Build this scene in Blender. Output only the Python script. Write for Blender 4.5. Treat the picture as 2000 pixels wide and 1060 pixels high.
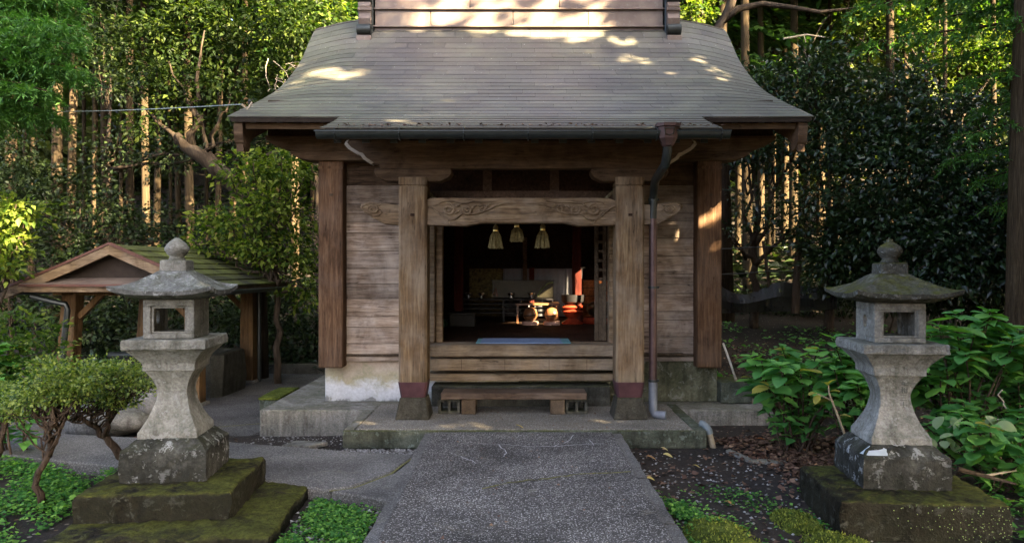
import bpy, bmesh, math, random
import numpy as np
from mathutils import Vector, Matrix, Euler

for o in list(bpy.data.objects):
    bpy.data.objects.remove(o)
SC = bpy.context.scene
C = SC.collection
R = math.radians

# ------------------------------------------------------------------ camera, sky, sun, exposure
CAM_H, FPX, CX, CY = 1.5, 1444.0, 1013.0, 524.0
cam_data = bpy.data.cameras.new('camera')
cam = bpy.data.objects.new('camera', cam_data)
C.objects.link(cam)
cam.location = (0, 0, CAM_H)
cam.rotation_euler = (R(90), 0, 0)
cam_data.sensor_width = 36.0
cam_data.lens = FPX / 2000 * 36.0
cam_data.shift_x = -0.0065
cam_data.shift_y = -0.003
cam_data.clip_start = 0.05
cam_data.clip_end = 1000
SC.camera = cam

SUN = Vector((1.15, -1.0, 0.80)).normalized()      # direction towards the sun
SUN_EL = math.asin(SUN.z)
world = bpy.data.worlds.new('World')
SC.world = world
world.use_nodes = True
wn = world.node_tree
bg = wn.nodes['Background']
sky = wn.nodes.new('ShaderNodeTexSky')
sky.sky_type = 'NISHITA'
sky.sun_disc = False
sky.sun_elevation = SUN_EL
sky.sun_rotation = math.atan2(SUN.x, SUN.y)
sky.air_density = 0.5
sky.dust_density = 6.0
sky.ozone_density = 0.0
wn.links.new(sky.outputs[0], bg.inputs[0])
bg.inputs[1].default_value = 0.08

sd = bpy.data.lights.new('sun', 'SUN')
sd.energy = 5.0
sd.angle = R(0.5)
sd.color = (1.0, 0.79, 0.50)
so = bpy.data.objects.new('sun', sd)
C.objects.link(so)
so.rotation_euler = SUN.to_track_quat('Z', 'Y').to_euler()
so.location = (20, -18, 16)

SC.view_settings.view_transform = 'Standard'
SC.view_settings.look = 'None'
SC.view_settings.exposure = 4.28
SC.view_settings.gamma = 1.0
SC.view_settings.use_curve_mapping = False
SC.render.engine = 'CYCLES'
SC.cycles.max_bounces = 6
SC.cycles.diffuse_bounces = 3
SC.cycles.glossy_bounces = 2
SC.cycles.transparent_max_bounces = 8
SC.cycles.transmission_bounces = 4
SC.cycles.caustics_reflective = False
SC.cycles.caustics_refractive = False
SC.cycles.use_denoising = True
SC.cycles.sample_clamp_indirect = 6

rng = random.Random(7)
nrg = np.random.default_rng(11)


def at(px, py, Y):
    """the place, Y metres into the scene, that was measured at this spot of the photo"""
    return Vector(((px - CX) * Y / FPX, Y, CAM_H - (py - CY) * Y / FPX))


# ------------------------------------------------------------------ materials
MATS = {}


class NT:
    def __init__(self, name):
        self.m = bpy.data.materials.new(name)
        self.m.use_nodes = True
        self.t = self.m.node_tree
        self.b = self.t.nodes['Principled BSDF']
        self.out = self.t.nodes['Material Output']

    def n(self, typ, **kw):
        nd = self.t.nodes.new(typ)
        for k, v in kw.items():
            setattr(nd, k, v)
        return nd

    def l(self, a, b):
        self.t.links.new(a, b)

    def coord(self, scale=(1, 1, 1), world=False):
        tc = self.n('ShaderNodeTexCoord')
        mp = self.n('ShaderNodeMapping')
        mp.inputs['Scale'].default_value = scale
        if world:
            g = self.n('ShaderNodeNewGeometry')
            self.l(g.outputs['Position'], mp.inputs[0])
        else:
            self.l(tc.outputs['Object'], mp.inputs[0])
        return mp.outputs[0]

    def noise(self, vec, scale, detail=4, rough=0.55, dist=0.0):
        nd = self.n('ShaderNodeTexNoise')
        nd.inputs['Scale'].default_value = scale
        nd.inputs['Detail'].default_value = detail
        nd.inputs['Roughness'].default_value = rough
        nd.inputs['Distortion'].default_value = dist
        self.l(vec, nd.inputs['Vector'])
        return nd.outputs['Fac']

    def voro(self, vec, scale, feature='F1', out='Distance'):
        nd = self.n('ShaderNodeTexVoronoi', feature=feature)
        nd.inputs['Scale'].default_value = scale
        self.l(vec, nd.inputs['Vector'])
        return nd.outputs[out]

    def ramp(self, fac, stops):
        nd = self.n('ShaderNodeValToRGB')
        cr = nd.color_ramp
        while len(cr.elements) < len(stops):
            cr.elements.new(0.5)
        for e, (p, c) in zip(cr.elements, stops):
            e.position = p
            e.color = (c, c, c, 1) if isinstance(c, (int, float)) else (*c, 1)
        self.l(fac, nd.inputs[0])
        return nd.outputs[0]

    def mix(self, fac, a, b, mode='MIX'):
        nd = self.n('ShaderNodeMix', data_type='RGBA', blend_type=mode)
        nd.clamp_factor = True
        for sock, val in ((nd.inputs[0], fac), (nd.inputs[6], a), (nd.inputs[7], b)):
            if isinstance(val, (int, float)):
                sock.default_value = val
            elif isinstance(val, tuple):
                sock.default_value = (*val, 1)
            else:
                self.l(val, sock)
        return nd.outputs[2]

    def math(self, op, a, b=0.0, clamp=False):
        nd = self.n('ShaderNodeMath', operation=op, use_clamp=clamp)
        for sock, val in ((nd.inputs[0], a), (nd.inputs[1], b)):
            if isinstance(val, (int, float)):
                sock.default_value = val
            else:
                self.l(val, sock)
        return nd.outputs[0]

    def rand(self):
        return self.n('ShaderNodeObjectInfo').outputs['Random']

    def up(self):
        g = self.n('ShaderNodeNewGeometry')
        s = self.n('ShaderNodeSeparateXYZ')
        self.l(g.outputs['Normal'], s.inputs[0])
        return s.outputs['Z']

    def height(self):
        g = self.n('ShaderNodeNewGeometry')
        s = self.n('ShaderNodeSeparateXYZ')
        self.l(g.outputs['Position'], s.inputs[0])
        return s.outputs['Z']

    def bump(self, h, strength=0.4, dist=0.01):
        nd = self.n('ShaderNodeBump')
        nd.inputs['Strength'].default_value = strength
        nd.inputs['Distance'].default_value = dist
        self.l(h, nd.inputs['Height'])
        self.l(nd.outputs[0], self.b.inputs['Normal'])

    def done(self, col, rough=0.7, spec=0.4, metal=0.0):
        if isinstance(col, tuple):
            self.b.inputs['Base Color'].default_value = (*col, 1)
        else:
            self.l(col, self.b.inputs['Base Color'])
        if isinstance(rough, (int, float)):
            self.b.inputs['Roughness'].default_value = rough
        else:
            self.l(rough, self.b.inputs['Roughness'])
        self.b.inputs['Specular IOR Level'].default_value = spec
        self.b.inputs['Metallic'].default_value = metal
        MATS[self.m.name] = self.m
        return self.m


def wood(name, dark, mid, light, axis='z', weather=0.5, rough=0.75, var=0.35, moss=0.0):
    k = NT(name)
    long = {'x': (0.9, 14, 14), 'y': (14, 0.9, 14), 'z': (14, 14, 0.9)}[axis]
    v = k.coord(long)
    rnd = k.rand()
    off = k.n('ShaderNodeVectorMath', operation='ADD')
    cmb = k.n('ShaderNodeCombineXYZ')
    r10 = k.math('MULTIPLY', rnd, 37.0)
    for i in range(3):
        k.l(r10, cmb.inputs[i])
    k.l(v, off.inputs[0]); k.l(cmb.outputs[0], off.inputs[1])
    g = k.noise(off.outputs[0], 2.2, 6, 0.65, 0.6)
    g2 = k.noise(off.outputs[0], 9.0, 4, 0.7)
    col = k.ramp(g, [(0.28, dark), (0.5, mid), (0.72, light)])
    streak = k.ramp(g2, [(0.35, 0.55), (0.6, 1.0)])
    col = k.mix(0.75, col, streak, 'MULTIPLY')
    w = k.noise(k.coord((1, 1, 1)), 3.2, 5, 0.6)
    grey = tuple(0.55 * l + 0.45 * sum(light) / 3 for l in light)
    col = k.mix(k.math('MULTIPLY', k.ramp(w, [(0.42, 0.0), (0.68, 1.0)]), weather), col, grey)
    bri = k.math('ADD', k.math('MULTIPLY', rnd, var), 1 - var / 2)
    cb = k.n('ShaderNodeCombineXYZ')
    for i in range(3):
        k.l(bri, cb.inputs[i])
    col = k.mix(1.0, col, cb.outputs[0], 'MULTIPLY')
    # broad stains, then drying cracks along the grain
    st = k.noise(k.coord((1.6, 1.6, 1.6) if axis != 'z' else (2.4, 2.4, 0.8)), 1.7, 5, 0.65, 0.8)
    col = k.mix(0.85, col, k.ramp(st, [(0.30, (0.52, 0.47, 0.42)), (0.5, (1.0, 0.97, 0.93)), (0.70, (1.32, 1.27, 1.18))]), 'MULTIPLY')
    ck = k.math('ABSOLUTE', k.math('SUBTRACT', k.noise(off.outputs[0], 1.15, 3, 0.5, 0.3), 0.5))
    crack = k.math('MULTIPLY', k.ramp(ck, [(0.0, 1.0), (0.013, 0.0)]), k.ramp(st, [(0.38, 1.0), (0.56, 0.0)]))
    col = k.mix(k.math('MULTIPLY', crack, 0.85), col, tuple(d_ * 0.22 for d_ in dark))
    if moss:
        mz = k.ramp(k.height(), [(0.0, 1.0), (0.5, 0.0)])
        mm = k.math('MULTIPLY', k.math('MULTIPLY', mz, k.ramp(w, [(0.35, 0.2), (0.6, 1.0)])), moss)
        col = k.mix(mm, col, (0.13, 0.14, 0.07))
    k.bump(k.math('SUBTRACT', k.math('ADD', k.math('MULTIPLY', g, 0.6), k.math('MULTIPLY', g2, 0.5)), crack), 0.6, 0.008)
    return k.done(col, rough, 0.10)


def stone(name, base, dark, lichen, lich_amt=0.5, moss_top=0.0, dark_low=0.0, rough=0.85, scale=1.0, moss_col=(0.06, 0.066, 0.016)):
    k = NT(name)
    v = k.coord()
    a = k.noise(v, 4.5 * scale, 6, 0.65)
    f = k.noise(v, 60 * scale, 3, 0.6)
    p = k.noise(v, 14 * scale, 5, 0.7, 0.4)
    big = k.noise(v, 2.0 * scale, 5, 0.6, 0.5)
    col = k.mix(k.ramp(a, [(0.35, 0.0), (0.65, 1.0)]), dark, base)
    col = k.mix(0.6, col, k.ramp(f, [(0.3, 0.5), (0.7, 1.3)]), 'MULTIPLY')
    run = k.noise(k.coord((9, 9, 1.1)), 1.3 * scale, 5, 0.65)
    col = k.mix(0.8, col, k.ramp(run, [(0.34, (0.50, 0.49, 0.44)), (0.5, (0.98, 0.97, 0.94)), (0.68, (1.28, 1.28, 1.26))]), 'MULTIPLY')
    col = k.mix(k.math('MULTIPLY', k.ramp(p, [(0.56, 0.0), (0.63, 1.0)]), lich_amt), col, lichen)
    if dark_low:
        m = k.ramp(k.math('ADD', big, k.math('MULTIPLY', p, 0.5)), [(0.62, 0.0), (0.82, 1.0)])
        col = k.mix(k.math('MULTIPLY', m, dark_low), col, (0.018, 0.018, 0.014))
    if moss_top:
        u = k.ramp(k.up(), [(0.25, 0.0), (0.8, 1.0)])
        mm = k.math('MULTIPLY', k.ramp(k.math('ADD', k.math('MULTIPLY', p, 0.5), k.math('MULTIPLY', big, 0.6)), [(0.46, 0.0), (0.60, 1.0)]), k.math('MULTIPLY', k.math('ADD', u, 0.07, True), moss_top))
        mc = k.ramp(k.noise(v, 30, 4, 0.7), [(0.3, tuple(c * 0.45 for c in moss_col)), (0.7, tuple(c * 1.6 for c in moss_col))])
        col = k.mix(mm, col, mc)
    k.bump(k.math('ADD', k.math('MULTIPLY', f, 0.6), p), 0.8, 0.02)
    return k.done(col, rough, 0.10)


def plain(name, col, rough=0.6, spec=0.4, metal=0.0, vary=0.25, scale=12, var=0.0):
    k = NT(name)
    a = k.noise(k.coord(), scale, 5, 0.6)
    c = k.mix(1.0, col, k.ramp(a, [(0.3, 1 - vary), (0.7, 1 + vary)]), 'MULTIPLY')
    k.bump(a, 0.15, 0.004)
    return k.done(c, rough, spec, metal)


def leaf_mat(name, a, b, c, rough=0.4, trans=0.35, spec=0.5, tcol=None):
    """tint attribute picks between three leaf colours; thin leaves let some light through"""
    k = NT(name)
    at_ = k.n('ShaderNodeAttribute', attribute_name='tint')
    oi = k.rand()
    t = k.math('FRACT', k.math('ADD', at_.outputs['Fac'], k.math('MULTIPLY', oi, 0.999)))
    col = k.ramp(t, [(0.0, a), (0.5, b), (1.0, c)])
    k.done(col, rough, spec)
    tr = k.n('ShaderNodeBsdfTranslucent')
    tc = k.mix(1.0, col, tcol or (1.5, 1.7, 0.5), 'MULTIPLY')
    k.l(tc, tr.inputs[0])
    ms = k.n('ShaderNodeMixShader')
    ms.inputs[0].default_value = trans
    k.l(k.b.outputs[0], ms.inputs[1]); k.l(tr.outputs[0], ms.inputs[2])
    k.l(ms.outputs[0], k.out.inputs[0])
    return k.m


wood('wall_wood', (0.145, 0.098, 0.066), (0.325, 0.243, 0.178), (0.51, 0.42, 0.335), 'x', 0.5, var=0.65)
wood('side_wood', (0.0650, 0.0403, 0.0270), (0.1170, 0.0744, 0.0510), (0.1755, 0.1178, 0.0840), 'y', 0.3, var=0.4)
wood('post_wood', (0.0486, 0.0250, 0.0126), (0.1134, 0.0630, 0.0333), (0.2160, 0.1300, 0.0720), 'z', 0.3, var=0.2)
wood('pillar_wood', (0.0851, 0.0514, 0.0262), (0.1756, 0.1137, 0.0598), (0.3192, 0.2325, 0.1309), 'z', 0.45, var=0.15, moss=0.55)
wood('beam_wood', (0.1026, 0.0679, 0.0384), (0.2052, 0.1406, 0.0812), (0.3386, 0.2522, 0.1539), 'x', 0.45, var=0.15)
wood('eave_wood', (0.0600, 0.0377, 0.0220), (0.1080, 0.0696, 0.0413), (0.1680, 0.1131, 0.0688), 'x', 0.2, var=0.2)
wood('rafter_wood', (0.0560, 0.0385, 0.0238), (0.0980, 0.0700, 0.0442), (0.1400, 0.1050, 0.0680), 'y', 0.2, var=0.2)
wood('sill_wood', (0.1365, 0.1000, 0.0616), (0.2310, 0.1700, 0.1056), (0.3465, 0.2650, 0.1672), 'x', 0.5, var=0.2)
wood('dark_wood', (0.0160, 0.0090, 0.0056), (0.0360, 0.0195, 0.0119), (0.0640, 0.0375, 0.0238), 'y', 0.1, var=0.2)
wood('bench_wood', (0.0574, 0.0371, 0.0236), (0.1084, 0.0743, 0.0506), (0.1721, 0.1283, 0.0945), 'x', 0.35, var=0.2)
wood('pavilion_wood', (0.0780, 0.0439, 0.0189), (0.1500, 0.0878, 0.0378), (0.2160, 0.1404, 0.0702), 'z', 0.2, var=0.15)
wood('rake_wood', (0.1280, 0.0858, 0.0488), (0.2320, 0.1638, 0.0975), (0.3200, 0.2496, 0.1650), 'x', 0.4, var=0.15)
wood('red_wood', (0.055, 0.012, 0.008), (0.085, 0.018, 0.012), (0.12, 0.03, 0.02), 'z', 0.0, var=0.1)
wood('orange_wood', (0.20, 0.07, 0.025), (0.33, 0.12, 0.045), (0.45, 0.19, 0.08), 'y', 0.0, var=0.1)
wood('pale_end_wood', (0.26, 0.22, 0.16), (0.36, 0.31, 0.235), (0.46, 0.41, 0.33), 'x', 0.4, var=0.05)
wood('cedar_bark', (0.014, 0.010, 0.006), (0.044, 0.032, 0.018), (0.125, 0.094, 0.052), 'z', 0.12, 0.9, var=0.7)
wood('branch_bark', (0.022, 0.016, 0.011), (0.055, 0.041, 0.028), (0.12, 0.094, 0.066), 'z', 0.3, 0.9, var=0.3)
wood('azalea_bark', (0.026, 0.018, 0.012), (0.062, 0.043, 0.03), (0.14, 0.102, 0.072), 'z', 0.3, 0.85, var=0.2)
stone('lantern_stone', (0.345, 0.335, 0.295), (0.19, 0.186, 0.155), (0.54, 0.54, 0.50), 0.4, 0.3, 0.3)
stone('lantern_roof_stone', (0.27, 0.27, 0.26), (0.11, 0.11, 0.10), (0.62, 0.63, 0.61), 0.85, 0.4, 0.45)
stone('lantern_roof_mossy', (0.13, 0.125, 0.10), (0.05, 0.048, 0.038), (0.45, 0.45, 0.42), 0.6, 1.1, 0.5, moss_col=(0.055, 0.055, 0.013))
stone('lantern_base_stone', (0.095, 0.093, 0.08), (0.022, 0.022, 0.018), (0.50, 0.51, 0.49), 1.0, 0.25, 0.8)
stone('plinth_stone', (0.026, 0.021, 0.013), (0.009, 0.008, 0.005), (0.15, 0.155, 0.13), 0.35, 1.1, 0.5, moss_col=(0.052, 0.054, 0.011))
stone('concrete', (0.30, 0.285, 0.25), (0.17, 0.165, 0.14), (0.42, 0.41, 0.37), 0.35, 0.35, 0.25, moss_col=(0.12, 0.115, 0.05))
stone('damp_concrete', (0.14, 0.15, 0.115), (0.06, 0.07, 0.05), (0.30, 0.36, 0.31), 0.5, 0.8, 0.5)
k = NT('foundation_plaster')
v = k.coord()
nz = k.noise(v, 3.2, 6, 0.65, 0.7)
fz = k.noise(v, 40, 4, 0.6)
edge = k.math('ADD', k.height(), k.math('MULTIPLY', k.math('SUBTRACT', nz, 0.5), 0.42))
col = k.ramp(edge, [(0.02, (0.20, 0.20, 0.19)), (0.05, (0.45, 0.455, 0.46)), (0.16, (0.57, 0.575, 0.58)), (0.25, (0.38, 0.335, 0.215)), (0.33, (0.43, 0.36, 0.27)), (0.45, (0.38, 0.29, 0.21))])
col = k.mix(k.ramp(k.noise(v, 7, 5, 0.7), [(0.52, 0.0), (0.7, 0.6)]), col, (0.24, 0.24, 0.13))
col = k.mix(0.5, col, k.ramp(fz, [(0.3, 0.7), (0.7, 1.2)]), 'MULTIPLY')
k.bump(fz, 0.3, 0.006)
k.done(col, 0.85, 0.25)
stone('footing_stone', (0.09, 0.082, 0.062), (0.04, 0.036, 0.027), (0.19, 0.175, 0.14), 0.3, 0.3, 0.4)
stone('foundation_mossy', (0.30, 0.29, 0.19), (0.12, 0.12, 0.065), (0.52, 0.51, 0.42), 0.5, 0.0, 0.35, scale=0.6)
stone('rough_rock', (0.23, 0.22, 0.20), (0.12, 0.117, 0.105), (0.36, 0.35, 0.32), 0.4, 0.25, 0.2)
stone('block_concrete', (0.085, 0.082, 0.068), (0.04, 0.039, 0.03), (0.16, 0.155, 0.135), 0.3, 0.5, 0.3)
plain('gutter_metal', (0.028, 0.034, 0.032), 0.4, 0.5, 0.4)
plain('pipe_copper', (0.085, 0.05, 0.045), 0.42, 0.5, 0.5, 0.35, 6)
plain('pipe_grey', (0.15, 0.16, 0.175), 0.5, 0.5, 0.1, 0.3, 8)
plain('collar_copper', (0.10, 0.045, 0.05), 0.5, 0.5, 0.55, 0.3, 7)
plain('red_trim', (0.10, 0.04, 0.026), 0.55, 0.4, 0.0)
plain('straw', (0.27, 0.22, 0.10), 0.85, 0.2, 0, 0.4, 60)
plain('rope_straw', (0.30, 0.25, 0.15), 0.9, 0.2, 0, 0.4, 40)
plain('gold', (0.75, 0.56, 0.20), 0.3, 0.5, 0.9, 0.2)
plain('blue_cloth', (0.20, 0.27, 0.40), 0.9, 0.2, 0, 0.15, 30)
plain('teal_cloth', (0.15, 0.32, 0.33), 0.9, 0.2, 0, 0.15, 30)
plain('white_cloth', (0.25, 0.25, 0.26), 0.9, 0.2, 0, 0.1, 8)
plain('green_plastic', (0.02, 0.16, 0.06), 0.4, 0.5)
plain('dark_box', (0.02, 0.019, 0.016), 0.6, 0.3)
plain('black_lacquer', (0.010, 0.009, 0.009), 0.5, 0.3)
plain('red_lacquer', (0.30, 0.045, 0.02), 0.25, 0.5)
plain('brown_lacquer', (0.20, 0.085, 0.035), 0.35, 0.5)
plain('brocade', (0.12, 0.09, 0.03), 0.7, 0.3, 0, 0.9, 26)
plain('bronze', (0.02, 0.017, 0.009), 0.4, 0.5, 0.5, 0.3)
plain('cushion', (0.55, 0.33, 0.25), 0.8, 0.2)
plain('silver', (0.6, 0.6, 0.62), 0.25, 0.5, 0.9)
plain('cable_sheath', (0.22, 0.27, 0.27), 0.5, 0.4)
plain('bamboo_stick', (0.60, 0.56, 0.46), 0.6, 0.4)
plain('blue_pvc', (0.13, 0.155, 0.16), 0.5, 0.4, 0, 0.3)
plain('pvc_old', (0.26, 0.21, 0.13), 0.6, 0.4, 0, 0.4)
plain('dark_iron', (0.03, 0.028, 0.026), 0.6, 0.4, 0.3)
plain('net_rope', (0.05, 0.05, 0.045), 0.8, 0.2)
plain('dead_twig', (0.36, 0.30, 0.22), 0.85, 0.2, 0, 0.3)
plain('gable_black', (0.035, 0.026, 0.02), 0.8, 0.2)
plain('lichen_patch', (0.40, 0.44, 0.44), 0.9, 0.2, 0, 0.1)
plain('carved_line', (0.15, 0.15, 0.13), 0.95, 0.1)
plain('efflorescence', (0.42, 0.41, 0.40), 0.9, 0.2)
plain('moss_line', (0.14, 0.13, 0.05), 0.95, 0.1, 0, 0.5, 40)

# copper shingles: patina grey-green, brownish here and there, each sheet a little different
k = NT('roof_copper')
v = k.coord()
rnd = k.rand()
a = k.noise(v, 2.2, 5, 0.6)
f = k.noise(v, 22, 5, 0.65)
col = k.mix(k.ramp(a, [(0.38, 0.0), (0.62, 1.0)]), (0.108, 0.097, 0.080), (0.138, 0.134, 0.100))
col = k.mix(k.ramp(k.noise(v, 0.9, 4, 0.6), [(0.45, 0.0), (0.62, 0.7)]), col, (0.088, 0.080, 0.076))
col = k.mix(k.ramp(f, [(0.6, 0.0), (0.75, 0.5)]), col, (0.36, 0.37, 0.33))
col = k.mix(k.ramp(k.voro(v, 7.0), [(0.035, 1.0), (0.06, 0.0)]), col, (0.5, 0.5, 0.47))
br = k.math('ADD', k.math('MULTIPLY', rnd, 0.34), 0.83)
cb = k.n('ShaderNodeCombineXYZ')
for i in range(3):
    k.l(br, cb.inputs[i])
col = k.mix(1.0, col, cb.outputs[0], 'MULTIPLY')
k.bump(k.math('ADD', a, k.math('MULTIPLY', f, 0.3)), 0.25, 0.01)
k.done(col, k.math('ADD', k.math('MULTIPLY', f, 0.3), 0.35), 0.35, 0.2)

k = NT('ridge_copper')
v = k.coord()
a = k.noise(v, 3.0, 5, 0.6)
f = k.noise(v, 18, 5, 0.7)
col = k.mix(k.ramp(a, [(0.35, 0.0), (0.65, 1.0)]), (0.13, 0.095, 0.08), (0.20, 0.16, 0.13))
col = k.mix(k.ramp(f, [(0.58, 0.0), (0.75, 0.5)]), col, (0.30, 0.30, 0.25))
k.bump(f, 0.12, 0.006)
k.done(col, 0.5, 0.4, 0.2)

k = NT('mossy_shingle')
v = k.coord()
a = k.noise(v, 2.6, 5, 0.6)
f = k.noise(v, 24, 5, 0.7)
col = k.ramp(k.math('ADD', k.math('MULTIPLY', a, 0.7), k.math('MULTIPLY', f, 0.3)), [(0.38, (0.025, 0.024, 0.018)), (0.50, (0.06, 0.07, 0.018)), (0.68, (0.13, 0.155, 0.035))])
br = k.math('ADD', k.math('MULTIPLY', k.rand(), 0.4), 0.8)
cb = k.n('ShaderNodeCombineXYZ')
for i in range(3):
    k.l(br, cb.inputs[i])
col = k.mix(1.0, col, cb.outputs[0], 'MULTIPLY')
k.bump(f, 0.4, 0.01)
k.done(col, 0.85, 0.2)

# exposed aggregate of the path
def aggregate(name, matrix, light, amount):
    k = NT(name)
    v = k.coord()
    d = k.voro(v, 105)
    c = k.voro(v, 105, 'F1', 'Color')
    sep = k.n('ShaderNodeSeparateColor')
    k.l(c, sep.inputs[0])
    stonecol = k.ramp(sep.outputs[0], [(0.0, tuple(x * 0.5 for x in matrix)), (0.35, (0.085, 0.08, 0.074)), (0.62, (0.21, 0.20, 0.185)), (1.0, light)])
    col = k.mix(k.ramp(d, [(0.38, 1.0), (0.55, 0.0)]), matrix, stonecol)
    big = k.noise(v, 1.4, 5, 0.6)
    col = k.mix(amount, col, k.ramp(big, [(0.32, 0.5), (0.5, 0.95), (0.68, 1.35)]), 'MULTIPLY')
    w = k.noise(v, 3.1, 6, 0.65, 0.6)
    col = k.mix(k.ramp(w, [(0.60, 0.0), (0.74, 0.55)]), col, (0.19, 0.17, 0.12))
    k.bump(k.ramp(d, [(0.2, 1.0), (0.6, 0.0)]), 0.7, 0.006)
    return k.done(col, 0.8, 0.12)


aggregate('path_aggregate', (0.075, 0.069, 0.061), (0.52, 0.50, 0.46), 0.85)
aggregate('terrace_aggregate', (0.19, 0.17, 0.13), (0.46, 0.43, 0.36), 0.7)
aggregate('slab_concrete', (0.125, 0.118, 0.104), (0.27, 0.26, 0.235), 0.8)
aggregate('yard_paving', (0.075, 0.071, 0.063), (0.16, 0.155, 0.14), 0.8)

# forest soil
k = NT('soil')
v = k.coord((1, 1, 1), True)
a = k.noise(v, 0.9, 6, 0.6)
f = k.noise(v, 26, 5, 0.7)
d = k.voro(v, 21)
c = k.voro(v, 21, 'F1', 'Color')
sep = k.n('ShaderNodeSeparateColor')
k.l(c, sep.inputs[0])
col = k.mix(k.ramp(a, [(0.38, 0.0), (0.62, 1.0)]), (0.020, 0.017, 0.014), (0.036, 0.027, 0.019))
col = k.mix(k.ramp(f, [(0.5, 0.0), (0.72, 0.7)]), col, (0.052, 0.042, 0.032))
chip = k.math('MULTIPLY', k.ramp(d, [(0.26, 1.0), (0.34, 0.0)]), k.ramp(sep.outputs[0], [(0.80, 0.0), (0.84, 1.0)]))
col = k.mix(chip, col, k.ramp(sep.outputs[1], [(0.0, (0.10, 0.055, 0.03)), (0.6, (0.14, 0.12, 0.09)), (1.0, (0.26, 0.25, 0.22))]))
k.bump(k.math('ADD', k.math('MULTIPLY', f, 1.0), k.math('MULTIPLY', a, 0.5)), 0.8, 0.03)
k.done(col, 0.9, 0.2)

k = NT('moss')
v = k.coord()
f = k.noise(v, 45, 5, 0.75)
a = k.noise(v, 6, 4, 0.6)
col = k.ramp(k.math('ADD', k.math('MULTIPLY', f, 0.5), k.math('MULTIPLY', a, 0.5)), [(0.36, (0.02, 0.026, 0.005)), (0.52, (0.085, 0.105, 0.017)), (0.66, (0.20, 0.22, 0.038))])
k.bump(f, 1.0, 0.02)
k.done(col, 0.95, 0.1)

k = NT('net_mesh')
k.b.inputs['Base Color'].default_value = (0.022, 0.024, 0.026, 1)
k.b.inputs['Roughness'].default_value = 0.7
tp = k.n('ShaderNodeBsdfTransparent')
ms = k.n('ShaderNodeMixShader')
wv = k.noise(k.coord(), 7, 4, 0.6)
k.l(k.ramp(wv, [(0.3, 0.80), (0.7, 0.94)]), ms.inputs[0])
k.l(tp.outputs[0], ms.inputs[1]); k.l(k.b.outputs[0], ms.inputs[2])
k.l(ms.outputs[0], k.out.inputs[0])
MATS['net_mesh'] = k.m

leaf_mat('camellia_leaf', (0.007, 0.018, 0.007), (0.015, 0.035, 0.012), (0.034, 0.066, 0.021), 0.28, 0.15, 0.42)
leaf_mat('evergreen_leaf', (0.006, 0.012, 0.0035), (0.014, 0.028, 0.006), (0.065, 0.088, 0.016), 0.5, 0.3, 0.12)
leaf_mat('sunlit_tint_leaf', (0.02, 0.045, 0.007), (0.06, 0.105, 0.015), (0.19, 0.23, 0.038), 0.5, 0.4, 0.12)  # leaf colour lightened in place of direct sun on two left-hand evergreens
leaf_mat('sunny_leaf', (0.02, 0.045, 0.008), (0.055, 0.095, 0.015), (0.14, 0.175, 0.03), 0.5, 0.45, 0.15)
leaf_mat('cedar_leaf', (0.022, 0.062, 0.016), (0.042, 0.10, 0.022), (0.075, 0.15, 0.03), 0.55, 0.3, 0.3)
leaf_mat('conifer_leaf', (0.026, 0.085, 0.018), (0.055, 0.15, 0.028), (0.10, 0.21, 0.04), 0.5, 0.3, 0.25)
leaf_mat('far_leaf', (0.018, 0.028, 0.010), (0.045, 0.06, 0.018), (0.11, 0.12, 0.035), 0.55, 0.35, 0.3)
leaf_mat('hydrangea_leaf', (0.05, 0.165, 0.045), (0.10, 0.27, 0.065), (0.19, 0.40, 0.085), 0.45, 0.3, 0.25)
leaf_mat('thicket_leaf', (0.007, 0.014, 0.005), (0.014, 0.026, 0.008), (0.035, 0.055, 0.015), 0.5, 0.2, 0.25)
leaf_mat('azalea_leaf', (0.03, 0.065, 0.011), (0.085, 0.145, 0.024), (0.27, 0.31, 0.06), 0.45, 0.35, 0.4)
leaf_mat('cover_leaf', (0.025, 0.10, 0.022), (0.075, 0.20, 0.04), (0.22, 0.40, 0.075), 0.55, 0.35, 0.12)
leaf_mat('creeper_leaf', (0.10, 0.16, 0.06), (0.16, 0.24, 0.09), (0.26, 0.33, 0.15), 0.5, 0.3, 0.3)
leaf_mat('pale_sprout_leaf', (0.20, 0.27, 0.12), (0.30, 0.38, 0.18), (0.40, 0.46, 0.25), 0.5, 0.3, 0.3)
leaf_mat('yellow_leaf', (0.30, 0.28, 0.05), (0.38, 0.33, 0.07), (0.45, 0.38, 0.12), 0.5, 0.4, 0.3)
leaf_mat('moss_leaf', (0.06, 0.08, 0.014), (0.14, 0.17, 0.028), (0.27, 0.29, 0.055), 0.8, 0.2, 0.1)
leaf_mat('litter_leaf', (0.055, 0.028, 0.018), (0.12, 0.065, 0.04), (0.24, 0.15, 0.09), 0.7, 0.1, 0.3, (1, 1, 1))
leaf_mat('fallen_orange', (0.42, 0.13, 0.035), (0.50, 0.20, 0.06), (0.50, 0.28, 0.10), 0.6, 0.2, 0.3, (1, 1, 1))
leaf_mat('fallen_yellow', (0.55, 0.42, 0.09), (0.62, 0.50, 0.15), (0.62, 0.52, 0.25), 0.6, 0.2, 0.3, (1, 1, 1))
leaf_mat('pebble', (0.10, 0.095, 0.085), (0.18, 0.17, 0.155), (0.36, 0.35, 0.33), 0.8, 0.0, 0.3)

# ------------------------------------------------------------------ building helpers
ORG = {}


def thing(name, label, cat, loc=(0, 0, 0), group=None):
    o = bpy.data.objects.new(name, None)
    C.objects.link(o)
    o.empty_display_size = 0.2
    o.location = loc
    o['label'] = label
    o['category'] = cat
    if group:
        o['group'] = group
    ORG[o] = Vector(loc)
    return o


def tag(o, label, cat, group=None):
    o['label'] = label
    o['category'] = cat
    if group:
        o['group'] = group
    return o


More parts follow.
